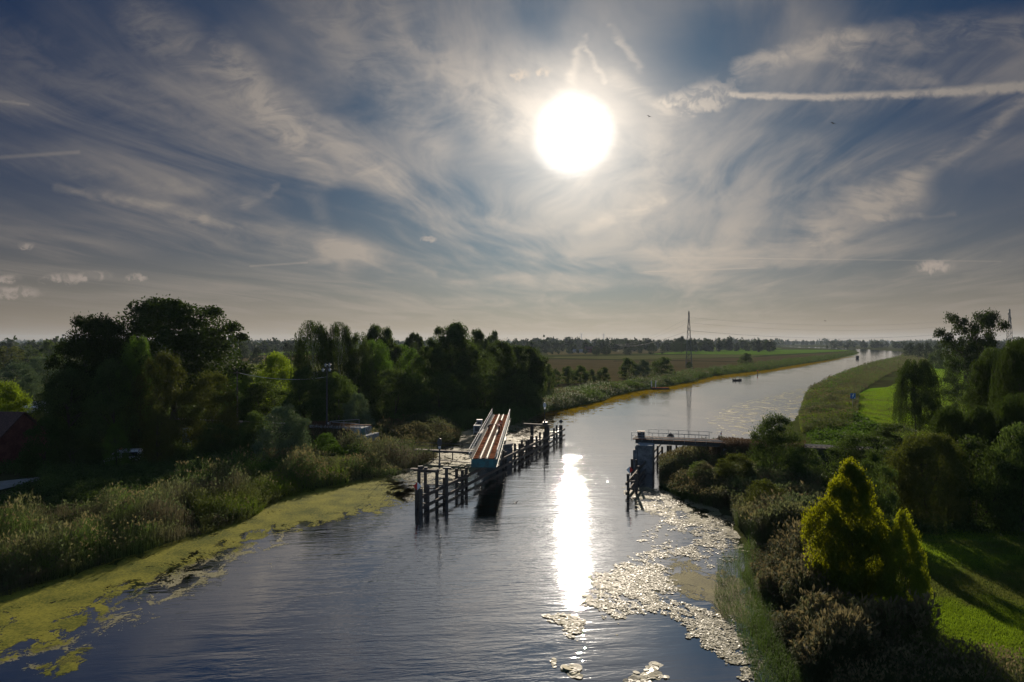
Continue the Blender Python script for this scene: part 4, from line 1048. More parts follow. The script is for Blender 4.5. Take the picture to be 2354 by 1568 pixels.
lp = empty('lamp_pole', (XA(751, 108), 108, gz(XA(751, 108), 108)), 0, 'very tall dark pole with four glass lamps on the railway bank', 'street lamp')
hp_ = ZA(838, 108) - lp.location.z
MB().tube((0, 0, 0), (0, 0, hp_ - .5), .16, .10, 10).build('pole', M['dark_metal'], lp)
for k, (ox, oy, oz) in enumerate(((-.55, -.2, -.9), (.50, -.2, -.85), (-.30, .45, -.15), (.32, .45, -.12))):
    arm = MB().path([Vector((0, 0, hp_ - .9)), Vector((ox*.6, oy*.6, hp_ + oz + .35)), Vector((ox, oy, hp_ + oz + .3))], .04, 6).build('lamp_arm', M['dark_metal'], lp)
    MB().lathe((ox, oy, hp_ + oz - .22), [(.06, -.02), (.17, .05), (.19, .18), (.17, .28)], 12).build('lamp_globe', M['lampglass'], lp, smoothf=True)
    MB().lathe((ox, oy, hp_ + oz + .06), [(.30, 0), (.28, .04), (.12, .14), (.07, .3)], 12).build('lamp_shade', M['grey_metal'], lp)

up_ = empty('utility_pole', (XA(545, 112), 112, gz(XA(545, 112), 112)), 0, 'plain wooden utility pole rising among the bushes left of the lamp pole', 'utility pole')
hu = ZA(853, 112) - up_.location.z
MB().tube((0, 0, 0), (0, 0, hu), .14, .09, 8).build('pole', M['timber_top'], up_); MB().box((0, 0, hu - .3), (1.2, .1, .1)).build('cross_arm', M['timber_top'], up_)
def wire(name, a, b, sag, r, label, mat='grey_metal', n=24):
    a, b = Vector(a), Vector(b); mb = MB(); pts = [a.lerp(b, k/n) - Vector((0, 0, 4*sag*(k/n)*(1 - k/n))) for k in range(n + 1)]
    return tag(mb.path(pts, r, 5).build(name, M[mat], None), label, 'cable')
wire('overhead_cable', (XA(545, 112), 112, up_.location.z + hu - .25), (XA(752, 128), 128, ZA(866, 128)), .8, .035, 'thin pale cable sagging from the utility pole towards the birches', 'white_metal')

# =================================================================== van, houses, boats, signs
vx, vy = XA(284, 94), 94.0
vn = empty('parked_van', (vx, vy, gz(vx, vy) - .02), R(200), 'white van with an orange light bar parked under the trees on the left bank', 'van')
prof = [(-2.3, .35), (-2.35, 1.0), (-2.25, 1.75), (-2.05, 1.98), (.5, 2.0), (.95, 1.92), (1.65, 1.18), (2.25, 1.02), (2.4, .75), (2.4, .35)]
vb = MB().poly([(x, -.92, z) for x, z in prof], 1.84, (0, 1, 0)).build('body', M['van_white'], vn, bev=.05)
MB().poly([(1.02, -.78, 1.86), (1.62, -.84, 1.24), (1.62, .84, 1.24), (1.02, .78, 1.86)], .03, (.7, 0, .7)).build('windscreen', M['glass_dark'], vn)
for s in (-1, 1):
    MB().poly([(.35, s*.925, 1.2), (.35, s*.925, 1.80), (.9, s*.925, 1.78), (1.42, s*.925, 1.2)], .02, (0, s, 0)).build('side_window', M['glass_dark'], vn)
    MB().box((-.9, s*.93, 1.45), (1.9, .02, .55)).build('side_window', M['glass_dark'], vn)
    for x_ in (-1.5, 1.6):
        w_ = MB().tube((x_, s*.78, .34), (x_, s*.98, .34), .34, n=20).build('wheel', M['tyre'], vn); MB().tube((x_, s*.985, .34), (x_, s*1.0, .34), .2, n=16).build('rim', M['grey_metal'], w_)
    MB().box((2.41, s*.68, .85), (.04, .32, .2)).build('headlight', M['lampglass'], vn)
lb = MB().box((.35, 0, 2.06), (.3, 1.3, .06)).build('light_bar', M['grey_metal'], vn)
for s in (-1, 1): MB().box((.35, s*.42, 2.14), (.26, .42, .12)).build('beacon', M['amber'], lb, bev=.02)

def house(name, cx, cyy, w, dpt, h, rh, rz, wall, roof, label, z=None, cat='house', over=.4, win=2):
    z = gz(cx, cyy) - .1 if z is None else z
    ro = empty(name, (cx, cyy, z), rz, label, cat)
    wl = MB().poly([(-w/2, -dpt/2, 0), (-w/2, -dpt/2, h), (-w/2, 0, h + rh - .1), (-w/2, dpt/2, h), (-w/2, dpt/2, 0)], w, (1, 0, 0)).build('wall', M[wall], ro)
    sl = math.hypot(dpt/2, rh)
    for s in (-1, 1):
        a = Vector((0, s*(dpt/2 + over), h - over*rh/(dpt/2))); b = Vector((0, 0, h + rh + .02))
        n_ = Vector((0, s*rh, dpt/2)).normalized()
        MB().poly([(-w/2 - over, a.y, a.z), (w/2 + over, a.y, a.z), (w/2 + over, b.y, b.z), (-w/2 - over, b.y, b.z)], .14, n_).build('roof', M[roof], ro)
    for k in range(win):
        x_ = -w/2 + w*(k + .5)/win
        f_ = MB().box((x_, -dpt/2 - .03, h*.55), (1.1, .06, 1.2)).build('window', M['white'], ro); MB().box((x_, -dpt/2 - .07, h*.55), (.95, .02, 1.05)).build('pane', M['glass_dark'], f_)
    MB().box((w*.2, .4, h + rh + .3), (.6, .6, 1.2)).build('chimney', M['roof_red'], ro)
    return ro
house('brown_house', -73.5, 93, 15, 11, 3.1, 4.2, -.12, 'roof_red', 'roof_tile', 'house with a large brown tiled roof at the left edge of the photo')
house('pale_shed', -90, 133, 7, 5, 2.4, .7, .1, 'plaster', 'van_white', 'low shed with a pale roof behind the brown tiled house', cat='shed', win=1)
house('farmhouse', XA(1356, 1000), 1000, 15, 9, 6.0, 3.0, .2, 'roof_red', 'roof_tile', 'distant reddish farmhouse with a pale roof edge across the brown field')
house('farm_barn', XA(1328, 1005), 1005, 14, 7, 3.2, 1.6, .2, 'plaster', 'grey_metal', 'distant low barn with a pale roof left of the reddish farmhouse', cat='barn')
ib = empty('notice_board', (XA(430, 104), 104, gz(XA(430, 104), 104)), .2, 'blank whitish board on posts among the bushes right of the van', 'board')
hb0, hb1 = ZA(1017, 104) - ib.location.z, ZA(984, 104) - ib.location.z
MB().box((0, 0, (hb0 + hb1)/2), (1.35, .06, hb1 - hb0)).build('panel', M['hull_blue'], ib)
for s in (-.6, .6): MB().box((s, .06, hb1/2), (.09, .06, hb1)).build('post', M['grey_metal'], ib)

def hull(parent, L, w, h, mat, n=14, name='hull'):
    mb = MB(); rings = []
    for i in range(n + 1):
        f = i/n; x = -L/2 + L*f; ww = w/2*(math.sin(math.pi*min(1, .18 + f*.82))**.6 if f > .5 else 1 - .25*(1 - 2*f)**2); zz = h*(1 + .35*f**3)
        ww = max(ww, .02)
        rings.append([mb.bm.verts.new(Vector(q)) for q in ((x, -ww, zz), (x, -ww*.75, zz*.25), (x, 0, 0), (x, ww*.75, zz*.25), (x, ww, zz), (x, ww*.85, zz), (x, ww*.55, zz*.35), (x, -ww*.55, zz*.35), (x, -ww*.85, zz))])
    for A_, B_ in zip(rings, rings[1:]):
        for i in range(9): mb.bm.faces.new((A_[i], A_[(i+1) % 9], B_[(i+1) % 9], B_[i]))
    mb.bm.faces.new(rings[0]); mb.bm.faces.new(rings[-1][::-1])
    return mb.build(name, M[mat], parent)
p = G(997, 967, .6); rb = empty('rowing_boat', (p.x, p.y, .55), .25, 'small pale rowing boat lying at the foot of the dark trees on the left bank', 'rowing boat')
hull(rb, 3.6, 1.3, .5, 'hull_blue')
for x_ in (-.8, .4): MB().box((x_, 0, .38), (.25, 1.0, .04)).build('thwart', M['grey_wood'], rb)
p = G(1694.5, 875, 0); fb = empty('fishing_boat', (p.x, p.y, -.1), .35, 'small open boat with two people on the bright middle of the river', 'boat')
hull(fb, 4.6, 1.6, .6, 'cloth_dark'); MB().box((-2.3, 0, .55), (.35, .35, .7)).build('outboard_motor', M['dark_metal'], fb)
for x_ in (-1.0, .8): MB().box((x_, 0, .38), (.25, 1.2, .04)).build('thwart', M['grey_wood'], fb)
person((p.x - 1.05, p.y - .35, .0), -1.2, SIT, 'cloth_dark', 'cloth_dark', 'person in dark clothes seated at the left end of the small open boat', vest=False)
person((p.x + .9, p.y + .3, .0), -1.2, SIT, 'cloth_dark', 'cloth_dark', 'person in dark clothes seated at the right end of the small open boat', vest=False)
p = G(1970, 824, 0); mbt = empty('cabin_boat', (p.x, p.y, -.2), R(70), 'dark cabin boat seen end-on far up the river', 'motor boat')
hull(mbt, 8, 3.6, 1.4, 'cloth_dark'); MB().box((-.8, 0, 2.0), (4.2, 2.7, 1.7)).build('cabin', M['dark_metal'], mbt, bev=.15); MB().box((-.8, 0, 2.95), (4.8, 3.1, .12)).build('canopy', M['cloth_dark'], mbt)
for s in (-1, 1): MB().box((-.8, s*1.37, 2.3), (3.4, .03, .6)).build('window', M['glass_dark'], mbt)
p = G(1516, 893, .3); pn = empty('pontoon', (p.x, p.y, 0), .12, 'flat dark landing pontoon with two white posts at the left bank', 'pontoon')
MB().box((0, 0, .3), (6.2, 3.4, .5)).build('float', M['timber'], pn, bev=.04); MB().box((0, 0, .58), (6.4, 3.5, .06)).build('pontoon_deck', M['deck'], pn)
for x_ in (-2.6, -1.0): MB().tube((x_, 1.6, -1), (x_, 1.6, 3.0), .16, n=8).build('post', M['white'], pn)
def marker(x, y, h, label):
    p = G(x, y, 0); ro = empty('channel_marker', (p.x, p.y, -1), 0, label, 'channel marker')
    MB().tube((0, 0, 0), (0, 0, h + 1), .16, .12, 7).build('stake', M['timber'], ro); MB().tube((0, 0, h + 1), (0, 0, h + 1.5), .32, .2, 8).build('top_mark', M['red'] if x < 1800 else M['timber_top'], ro)
marker(1741, 860, 1.7, 'thin reddish stake standing in the water at the left bank beyond the small boat')
marker(1906, 873, 1.6, 'thin stake standing at the edge of the right bank reeds')
marker(2053, 826, 2.2, 'stake standing in the water near the river bend on the right')
def bluesign(x, ytop, d, s, label, bolt=False):
    z0 = gz(XA(x, d), d); ro = empty('waterway_sign', (XA(x, d), d, z0), .0, label, 'sign'); h = ZA(ytop, d) - z0
    MB().tube((0, 0, -.3), (0, 0, h - .1), .06, n=8).build('sign_post', M['grey_metal'], ro)
    bd = MB().box((0, -.09, h - s/2), (s, .04, s)).build('sign_board', M['signblue'], ro)
    if bolt:
        q = [(.10, .42), (-.16, .02), (-.02, .04), (-.14, -.40), (.20, .10), (.05, .08), (.22, .42)]
        MB().poly([(a*s*1.1, -.112, h - s/2 + b*s*.95) for a, b in q], .012, (0, -1, 0)).build('lightning_bolt', M['white'], bd)
        MB().box((s*.34, -.118, h - s*.9), (s*.2, .01, s*.14)).build('small_plate', M['white'], bd)
    else: MB().box((0, -.118, h - s/2), (s*.5, .01, s*.1)).build('white_bar', M['white'], bd)
bluesign(1959.5, 904, 160, 1.25, 'blue square board with a white lightning bolt on a post in the right bank reeds', True)
bluesign(1124, 877, 180, 1.1, 'small blue board on a tall post in front of the dark left bank trees')

def pylon(x, d, ytop, label, rz=0.0, wb=3.6):
    z0 = .5; H = ZA(ytop, d) - z0; ro = empty('power_pylon', (XA(x, d), d, z0), rz, label, 'power pylon')
    mb = MB(); n = 11
    def wd(f): return wb/2*(1 - f)**1.0*.92 + .28 if f < .8 else .28 + (wb/2*.2*.92)*(1 - (f - .8)/.2)*.6
    lv = [1 - (1 - i/n)**1.25 for i in range(n + 1)]
    lv = [i/n for i in range(n + 1)]
    cn = ((-1, -1), (1, -1), (1, 1), (-1, 1)); rad = .13*(d/420)
    for a, b in zip(lv, lv[1:]):
        for i in range(4):
            c0, c1 = cn[i], cn[(i+1) % 4]
            p0 = Vector((c0[0]*wd(a), c0[1]*wd(a), a*H)); p1 = Vector((c0[0]*wd(b), c0[1]*wd(b), b*H)); q0 = Vector((c1[0]*wd(a), c1[1]*wd(a), a*H)); q1 = Vector((c1[0]*wd(b), c1[1]*wd(b), b*H))
            mb.tube(p0, p1, rad, n=4, caps=False); mb.tube(p0, q1, rad*.6, n=4, caps=False); mb.tube(q0, p1, rad*.6, n=4, caps=False); mb.tube(p1, q1, rad*.6, n=4, caps=False)
    mb.tube((0, 0, H), (0, 0, H + .8), .12, .05, 5); mb.build('tower', M['pylon'], ro)
    tips = []
    for f, ln, sides in ((.70, 3.2, (-1, 1)), (.84, 2.6, (1,)), (.93, 2.2, (-1,))):
        for s in sides:
            tip = Vector((s*(ln + wd(f)), 0, f*H)); mb = MB()
            for yy in (-1, 1): mb.tube((s*wd(f), yy*wd(f), f*H), tip, rad*.8, n=4); mb.tube((s*wd(f), yy*wd(f), f*H + 1.2), tip, rad*.6, n=4)
            arm = mb.build('cross_arm', M['pylon'], ro); ins = tip - Vector((0, 0, 1.3))
            MB().tube(tip, ins, .14*(d/420), n=6).build('insulator', M['dark_metal'], arm); tips.append(ins)
    Mx = Matrix.Translation(ro.location) @ Matrix.Rotation(rz, 4, 'Z')
    return [Mx @ t for t in tips]
t1 = pylon(1583, 430, 716, 'tall lattice power pylon standing in the field left of the river', R(78))
t2 = pylon(2320, 520, 711, 'tall lattice power pylon behind the trees at the right edge', R(35), 5.2)
t3 = [Vector((XA(1385, 1500), 1500 + k*2.0, 26 - k*1.5)) for k in range(4)]
for k, (a, b) in enumerate(zip(t1, t2)): wire('power_line', a, b, 6.5, .035, f'power line strung between the two pylons, {("lowest inner", "lowest outer", "middle", "topmost")[k]} wire', 'pylon', 40)['group'] = 'power lines between the pylons'
for k, (a, b) in enumerate(zip(t1, t3)): wire('power_line', a, b, 14, .055, f'power line falling from the field pylon to the far left trees, {("lowest inner", "lowest outer", "middle", "topmost")[k]} wire', 'pylon', 30)['group'] = 'power lines left of the field pylon'
def turbine(x, d, yhub, rot, label):
    ro = empty('wind_turbine', (XA(x, d), d, 0), 0, label, 'wind turbine', 'wind turbines on the horizon'); h = ZA(yhub, d)
    MB().tube((0, 0, 0), (0, 0, h), 3.0, 2.0, 8).build('tower', M['white_metal'], ro); MB().box((0, 2, h), (4, 9, 4)).build('nacelle', M['white_metal'], ro)
    for k in range(3):
        a = rot + k*2*math.pi/3; MB().tube((0, -3, h), (math.cos(a)*24, -3, h + math.sin(a)*24), 1.8, .5, 6).build('blade', M['white_metal'], ro)
turbine(1336, 5200, 768.5, .5, 'left of the two tiny wind turbines on the horizon')
turbine(1387, 5600, 769.5, 1.1, 'right of the two tiny wind turbines on the horizon')
ch_ = empty('factory_chimney', (XA(1316, 3600), 3600, 0), 0, 'thin dark chimney on the horizon left of the wind turbines', 'chimney'); MB().tube((0, 0, 0), (0, 0, ZA(775.5, 3600)), 2.2, 1.5, 8).build('shaft', M['dark_metal'], ch_); MB().tube((0, 0, ZA(775.5, 3600)), (0, 0, ZA(775.5, 3600)+1.5), 2, 2, 8).build('rim', M['rust'], ch_)
rm_ = empty('radio_mast', (XA(143, 2600), 2600, 0), 0, 'thin radio mast on the horizon behind the left trees', 'mast'); MB().tube((0, 0, 0), (0, 0, ZA(768, 2600)), 1.2, .7, 5).build('mast_pole', M['pylon'], rm_); MB().tube((0, 0, ZA(771, 2600)), (0, 0, ZA(770, 2600)), 2, 2, 6).build('antenna', M['pylon'], rm_)
tag(field('gravel_track', [(-60, 1112), (40, 1102), (92, 1096), (92, 1104), (50, 1114), (-60, 1140)], (.20, .19, .17), (.30, .29, .27), .92, wander=(4, .1)), kind='structure')

def bird(x, y, d, span, roll, label, rz=0.3):
    ro = empty('flying_bird', (XA(x, d), d, ZA(y, d)), rz, label, 'bird', 'birds in flight'); s = span/2
    mb = MB(); mb.lathe((0, 0, 0), [(.01, -.09), (.022, -.05), (.03, 0), (.024, .05), (.012, .085)], 8); b = mb.build('body', M['bird'], ro, smoothf=True); b.rotation_euler = (R(90), 0, 0)
    MB().poly([(0, .1, 0), (-.02, .17, 0), (.0, .14, 0), (.02, .17, 0)], .006, (0, 0, 1)).build('tail', M['bird'], b).rotation_euler = (R(-90), 0, 0)
    for k in (-1, 1):
        w_ = MB().poly([(k*.02, -.035, 0), (k*s*.5, -.05, s*.22), (k*s, .06, s*.1), (k*s*.5, .02, s*.22), (k*.02, .035, 0)], .008, (0, 0, 1)).build('wing', M['bird'], ro); w_.rotation_euler = (0, roll*1.0, 0)
    b.scale = (1.6, 1.6, 1.6) if span > .4 else (1, 1, 1)
bird(1186, 1156, 30, .34, -.5, 'swallow flying low over the water in front of the left fender')
bird(1915, 284, 70, .7, .2, 'tiny dark bird in the sky below the long vapour trail')
bird(1492, 268, 80, .6, .3, 'tiny dark bird in the sky right of the sun')
bird(1897, 738, 150, .8, .2, 'tiny bird over the distant river bend, just above the horizon')

# =================================================================== trees and shrubs one can tell apart
T = tree
BK, BT = 'shrub', 'shrub'
# left bank, the big oak and its neighbours
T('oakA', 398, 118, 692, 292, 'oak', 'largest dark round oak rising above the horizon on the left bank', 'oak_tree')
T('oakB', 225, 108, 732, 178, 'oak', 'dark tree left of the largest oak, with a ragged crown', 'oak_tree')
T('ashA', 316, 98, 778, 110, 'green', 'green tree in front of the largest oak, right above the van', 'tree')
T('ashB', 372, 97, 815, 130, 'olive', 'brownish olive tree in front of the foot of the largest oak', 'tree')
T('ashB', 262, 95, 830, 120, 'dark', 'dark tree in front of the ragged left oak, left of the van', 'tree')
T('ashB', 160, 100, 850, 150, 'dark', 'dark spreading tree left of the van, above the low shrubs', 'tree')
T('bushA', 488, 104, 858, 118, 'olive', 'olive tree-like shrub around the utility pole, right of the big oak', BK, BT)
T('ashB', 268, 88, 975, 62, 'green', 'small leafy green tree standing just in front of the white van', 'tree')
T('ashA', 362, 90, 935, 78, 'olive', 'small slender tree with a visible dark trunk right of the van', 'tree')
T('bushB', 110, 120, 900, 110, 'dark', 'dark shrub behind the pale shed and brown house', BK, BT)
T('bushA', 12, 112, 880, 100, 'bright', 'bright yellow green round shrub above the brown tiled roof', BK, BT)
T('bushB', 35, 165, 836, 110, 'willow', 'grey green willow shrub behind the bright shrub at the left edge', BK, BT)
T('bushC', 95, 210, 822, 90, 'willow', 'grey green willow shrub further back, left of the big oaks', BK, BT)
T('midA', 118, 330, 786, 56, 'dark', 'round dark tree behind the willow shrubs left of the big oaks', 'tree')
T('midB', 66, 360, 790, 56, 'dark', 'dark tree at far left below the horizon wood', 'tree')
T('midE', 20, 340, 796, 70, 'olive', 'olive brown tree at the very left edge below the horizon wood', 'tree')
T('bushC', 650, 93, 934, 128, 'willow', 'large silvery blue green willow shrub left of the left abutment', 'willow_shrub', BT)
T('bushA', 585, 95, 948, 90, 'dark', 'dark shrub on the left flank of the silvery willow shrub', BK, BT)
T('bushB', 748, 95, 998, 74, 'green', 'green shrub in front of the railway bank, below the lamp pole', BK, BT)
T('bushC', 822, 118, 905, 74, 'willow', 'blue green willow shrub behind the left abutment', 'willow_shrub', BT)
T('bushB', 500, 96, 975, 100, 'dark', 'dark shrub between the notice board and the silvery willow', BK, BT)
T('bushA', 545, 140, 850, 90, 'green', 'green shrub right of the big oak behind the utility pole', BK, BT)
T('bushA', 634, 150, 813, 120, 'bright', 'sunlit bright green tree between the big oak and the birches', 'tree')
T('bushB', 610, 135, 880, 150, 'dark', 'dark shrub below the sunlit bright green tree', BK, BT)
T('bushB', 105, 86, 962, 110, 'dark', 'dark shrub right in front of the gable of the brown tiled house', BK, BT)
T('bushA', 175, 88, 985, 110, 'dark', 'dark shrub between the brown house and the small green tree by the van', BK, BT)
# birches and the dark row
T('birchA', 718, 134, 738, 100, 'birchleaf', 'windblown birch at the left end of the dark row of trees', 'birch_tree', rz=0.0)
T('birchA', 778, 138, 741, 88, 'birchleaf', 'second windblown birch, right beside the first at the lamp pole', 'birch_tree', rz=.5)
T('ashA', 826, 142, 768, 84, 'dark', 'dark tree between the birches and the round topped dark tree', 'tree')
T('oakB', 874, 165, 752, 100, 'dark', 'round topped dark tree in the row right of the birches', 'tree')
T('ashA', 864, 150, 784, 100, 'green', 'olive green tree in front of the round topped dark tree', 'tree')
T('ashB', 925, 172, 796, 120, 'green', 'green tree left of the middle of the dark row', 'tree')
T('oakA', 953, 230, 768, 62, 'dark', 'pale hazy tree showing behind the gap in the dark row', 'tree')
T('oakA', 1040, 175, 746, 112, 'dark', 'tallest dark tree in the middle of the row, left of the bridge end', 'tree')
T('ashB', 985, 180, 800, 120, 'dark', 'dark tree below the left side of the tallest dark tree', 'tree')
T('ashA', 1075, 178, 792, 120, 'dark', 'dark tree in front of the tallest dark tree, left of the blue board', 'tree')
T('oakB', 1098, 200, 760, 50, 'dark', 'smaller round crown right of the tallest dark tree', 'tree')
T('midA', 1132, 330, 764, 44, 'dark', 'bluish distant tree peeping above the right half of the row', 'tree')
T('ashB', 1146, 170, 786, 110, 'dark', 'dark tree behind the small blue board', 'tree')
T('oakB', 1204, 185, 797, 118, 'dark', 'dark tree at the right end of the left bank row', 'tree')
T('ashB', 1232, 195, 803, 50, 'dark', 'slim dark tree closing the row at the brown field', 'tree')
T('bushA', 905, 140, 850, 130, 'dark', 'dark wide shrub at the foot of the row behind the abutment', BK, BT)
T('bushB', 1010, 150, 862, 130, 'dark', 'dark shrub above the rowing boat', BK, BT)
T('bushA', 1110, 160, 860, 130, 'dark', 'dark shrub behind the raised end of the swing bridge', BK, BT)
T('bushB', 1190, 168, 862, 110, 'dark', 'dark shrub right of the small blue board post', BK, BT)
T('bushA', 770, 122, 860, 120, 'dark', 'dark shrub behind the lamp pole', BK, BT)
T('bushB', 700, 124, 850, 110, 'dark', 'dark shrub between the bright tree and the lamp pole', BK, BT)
T('midC', 1262, 215, 838, 30, 'dark', 'low dark shrub tapering off the right end of the left bank row', BK, BT)
# shrubs by the brown field
for x, yt, w, d, lb in ((1278, 845, 26, 262, 'slim dark shrub right of the row, first of the field edge shrubs'), (1306, 843, 40, 268, 'dark shrub second from the left along the field edge'), (1334, 841, 40, 272, 'dark shrub third from the left along the field edge'),
                        (1356, 850, 34, 268, 'low dark shrub fourth from the left along the field edge'), (1385, 845, 38, 270, 'dark pointed shrub, right end of the field edge shrubs')):
    T('midD' if w < 30 else 'midC', x, d, yt, w, 'dark', lb, BK, BT, 'shrubs along the brown field')
T('midC', 1446, 310, 824, 52, 'dark', 'big dark shrub before the brown field, left of the pair near the pontoon', BK, BT)
T('midC', 1478, 305, 828, 42, 'willow', 'thinner shrub joined to the big dark shrub above the pontoon', BK, BT)
T('midC', 1520, 330, 822, 60, 'dark', 'shrub right of the pair above the pontoon, below the pylon', BK, BT)
T('midC', 1584, 425, 832, 16, 'dark', 'small round shrub growing at the foot of the field pylon', BK, BT)
T('midC', 1714, 480, 812, 34, 'dark', 'feathery shrub on the field edge right of the pylon', BK, BT)
for x, yt, w, d, k, lb in ((1497, 785, 22, 880, 'midD', 'dense egg shaped tree on the meadow edge left of the field pylon'), (1523, 792, 13, 900, 'midD', 'small conical tree between the egg shaped tree and the pylon trees'), (1551, 776, 16, 950, 'midB', 'left tree of the open topped group behind the pylon'),
                           (1566, 774, 20, 955, 'midA', 'middle tree of the open topped group behind the pylon'), (1588, 775, 20, 950, 'midB', 'right tree of the open topped group behind the pylon'), (1370, 797, 24, 770, 'midA', 'round brownish tree just right of the farmhouse'),
                           (1393, 794, 22, 800, 'midB', 'tree right of the round brownish tree by the farmhouse'), (1442, 800, 20, 850, 'midC', 'low round shrub on the far edge of the brown field'), (1455, 786, 17, 1100, 'midA', 'round tree behind the low round shrub far across the field'),
                           (1418, 779, 34, 1300, 'midE', 'broad tree rising highest in the far wood above the brown field'), (1435, 778, 24, 1400, 'midA', 'tree touching the right of the highest far tree'), (1183, 781, 18, 700, 'midB', 'dark tree left of the brown field beyond the row'),
                           (1471, 793, 12, 870, 'midB', 'slim tree left of the dense egg shaped tree')):
    T(k, x, d, yt, w, 'far', lb, 'tree')
for x, yt, w, d, k, lb in ((556, 777, 30, 520, 'midB', 'tall dark tree just right of the big oak on the horizon'), (590, 800, 28, 480, 'midA', 'round dark tree in the far pasture right of the oak'), (617, 798, 16, 560, 'midB', 'small tree between the two round pasture trees'),
                           (663, 789, 30, 500, 'midA', 'round dark tree left of the birches in the far pasture')):
    T(k, x, d, yt, w, 'far', lb, 'tree')
# right bank, far to near
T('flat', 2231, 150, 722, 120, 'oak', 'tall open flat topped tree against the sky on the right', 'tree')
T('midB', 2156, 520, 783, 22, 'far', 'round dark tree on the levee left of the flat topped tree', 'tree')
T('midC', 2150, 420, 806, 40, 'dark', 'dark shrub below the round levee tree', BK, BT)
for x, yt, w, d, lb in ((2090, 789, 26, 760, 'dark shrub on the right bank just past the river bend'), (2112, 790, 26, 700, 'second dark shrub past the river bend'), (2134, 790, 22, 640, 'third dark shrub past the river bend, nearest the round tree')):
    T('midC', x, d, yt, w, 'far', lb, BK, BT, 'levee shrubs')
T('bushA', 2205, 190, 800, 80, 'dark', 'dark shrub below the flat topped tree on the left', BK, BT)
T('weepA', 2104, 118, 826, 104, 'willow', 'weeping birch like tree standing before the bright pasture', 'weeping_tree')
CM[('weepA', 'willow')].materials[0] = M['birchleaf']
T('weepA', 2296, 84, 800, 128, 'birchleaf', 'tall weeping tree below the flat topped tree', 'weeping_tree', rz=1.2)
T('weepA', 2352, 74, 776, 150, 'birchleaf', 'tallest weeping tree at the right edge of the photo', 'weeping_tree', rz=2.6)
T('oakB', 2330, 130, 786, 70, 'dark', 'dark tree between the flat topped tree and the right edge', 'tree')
T('ashA', 2225, 96, 905, 100, 'dark', 'dark leafy tree added to shade the lawn, hidden behind the lower weeping tree', 'tree')  # added blocker, hidden by the front trees, to throw shade on the lawn
T('oakB', 2296, 102, 806, 120, 'dark', 'dark leafy tree added behind the tall weeping trees for lawn shade', 'tree')  # added behind the weeping trees only to thicken their shadow
T('ashA', 2390, 88, 780, 130, 'dark', 'dark leafy tree added as a shade caster, cut by the right edge behind the tallest weeping tree', 'tree')  # extra shadow caster added for the right side of the lawn
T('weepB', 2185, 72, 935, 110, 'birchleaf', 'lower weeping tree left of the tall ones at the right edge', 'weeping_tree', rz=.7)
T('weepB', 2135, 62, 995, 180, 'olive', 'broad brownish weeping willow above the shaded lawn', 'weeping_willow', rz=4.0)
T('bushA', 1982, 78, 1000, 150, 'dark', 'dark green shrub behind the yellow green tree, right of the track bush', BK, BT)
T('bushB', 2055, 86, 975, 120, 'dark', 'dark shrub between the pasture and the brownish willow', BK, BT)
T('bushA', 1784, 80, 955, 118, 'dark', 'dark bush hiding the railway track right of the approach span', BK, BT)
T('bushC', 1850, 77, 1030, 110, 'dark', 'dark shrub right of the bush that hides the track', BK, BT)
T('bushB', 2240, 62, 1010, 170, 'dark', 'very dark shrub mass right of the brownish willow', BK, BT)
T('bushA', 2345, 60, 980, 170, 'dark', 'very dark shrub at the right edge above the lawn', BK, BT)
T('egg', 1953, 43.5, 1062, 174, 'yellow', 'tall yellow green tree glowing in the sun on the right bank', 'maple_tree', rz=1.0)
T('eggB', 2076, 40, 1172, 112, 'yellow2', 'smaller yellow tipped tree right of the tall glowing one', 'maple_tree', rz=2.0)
T('bushB', 2012, 60, 1040, 95, 'dark', 'dark shrub added to shade the lawn, showing just behind the top right of the tall glowing tree', BK, BT)  # added as a shadow caster for the left part of the lawn
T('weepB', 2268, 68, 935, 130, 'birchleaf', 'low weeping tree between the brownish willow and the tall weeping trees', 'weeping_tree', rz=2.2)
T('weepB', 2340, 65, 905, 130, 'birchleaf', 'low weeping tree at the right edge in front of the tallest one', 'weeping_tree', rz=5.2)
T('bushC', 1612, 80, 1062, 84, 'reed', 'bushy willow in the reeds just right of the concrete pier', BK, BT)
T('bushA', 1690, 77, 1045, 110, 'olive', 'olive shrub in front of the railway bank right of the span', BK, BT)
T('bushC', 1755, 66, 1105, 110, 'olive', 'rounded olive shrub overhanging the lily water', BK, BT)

# =================================================================== masses
def far_wood(name, x0, x1, d0, d1, n, h0, h1, label, nq=110, seed=1, mat='far'):
    r = np.random.default_rng(seed); Vs = []
    d = r.uniform(d0**.5, d1**.5, n)**2; X = XA(r.uniform(x0, x1, n), 1.0)*d
    H = r.uniform(h0, h1, n)*(1 + .5*pnoise(X, d, .006, seed)); H = np.clip(H, h0*.5, h1*1.4); Wt = H*r.uniform(.5, .95, n)
    a = rdir(r, n*nq).reshape(n, nq, 3); rr = r.random((n, nq, 1))**.35
    c = a*rr*.5; c = c*(1 + .35*r.normal(size=(n, nq, 1))*.5)
    Pc = np.stack([X[:, None] + c[..., 0]*Wt[:, None], d[:, None] + c[..., 1]*Wt[:, None], np.clip((c[..., 2] + .52), 0.0, 1.2)*H[:, None] + .4], -1).reshape(-1, 3)
    s = np.repeat(H*.13, nq)[:, None]
    al = rdir(r, len(Pc)); b = unit(np.cross(al, r.normal(size=al.shape)))
    V = np.stack([Pc - al*s, Pc + b*s*.8, Pc + al*s, Pc - b*s*.8], 1).reshape(-1, 3)
    return stuff(name, V, np.arange(len(V)).reshape(-1, 4), None, (mat,), label, 'wood')
far_wood('horizon_wood', -300, 2700, 2400, 7000, 1500, 11, 25, 'bluish wood lining the whole horizon', 60, 1)
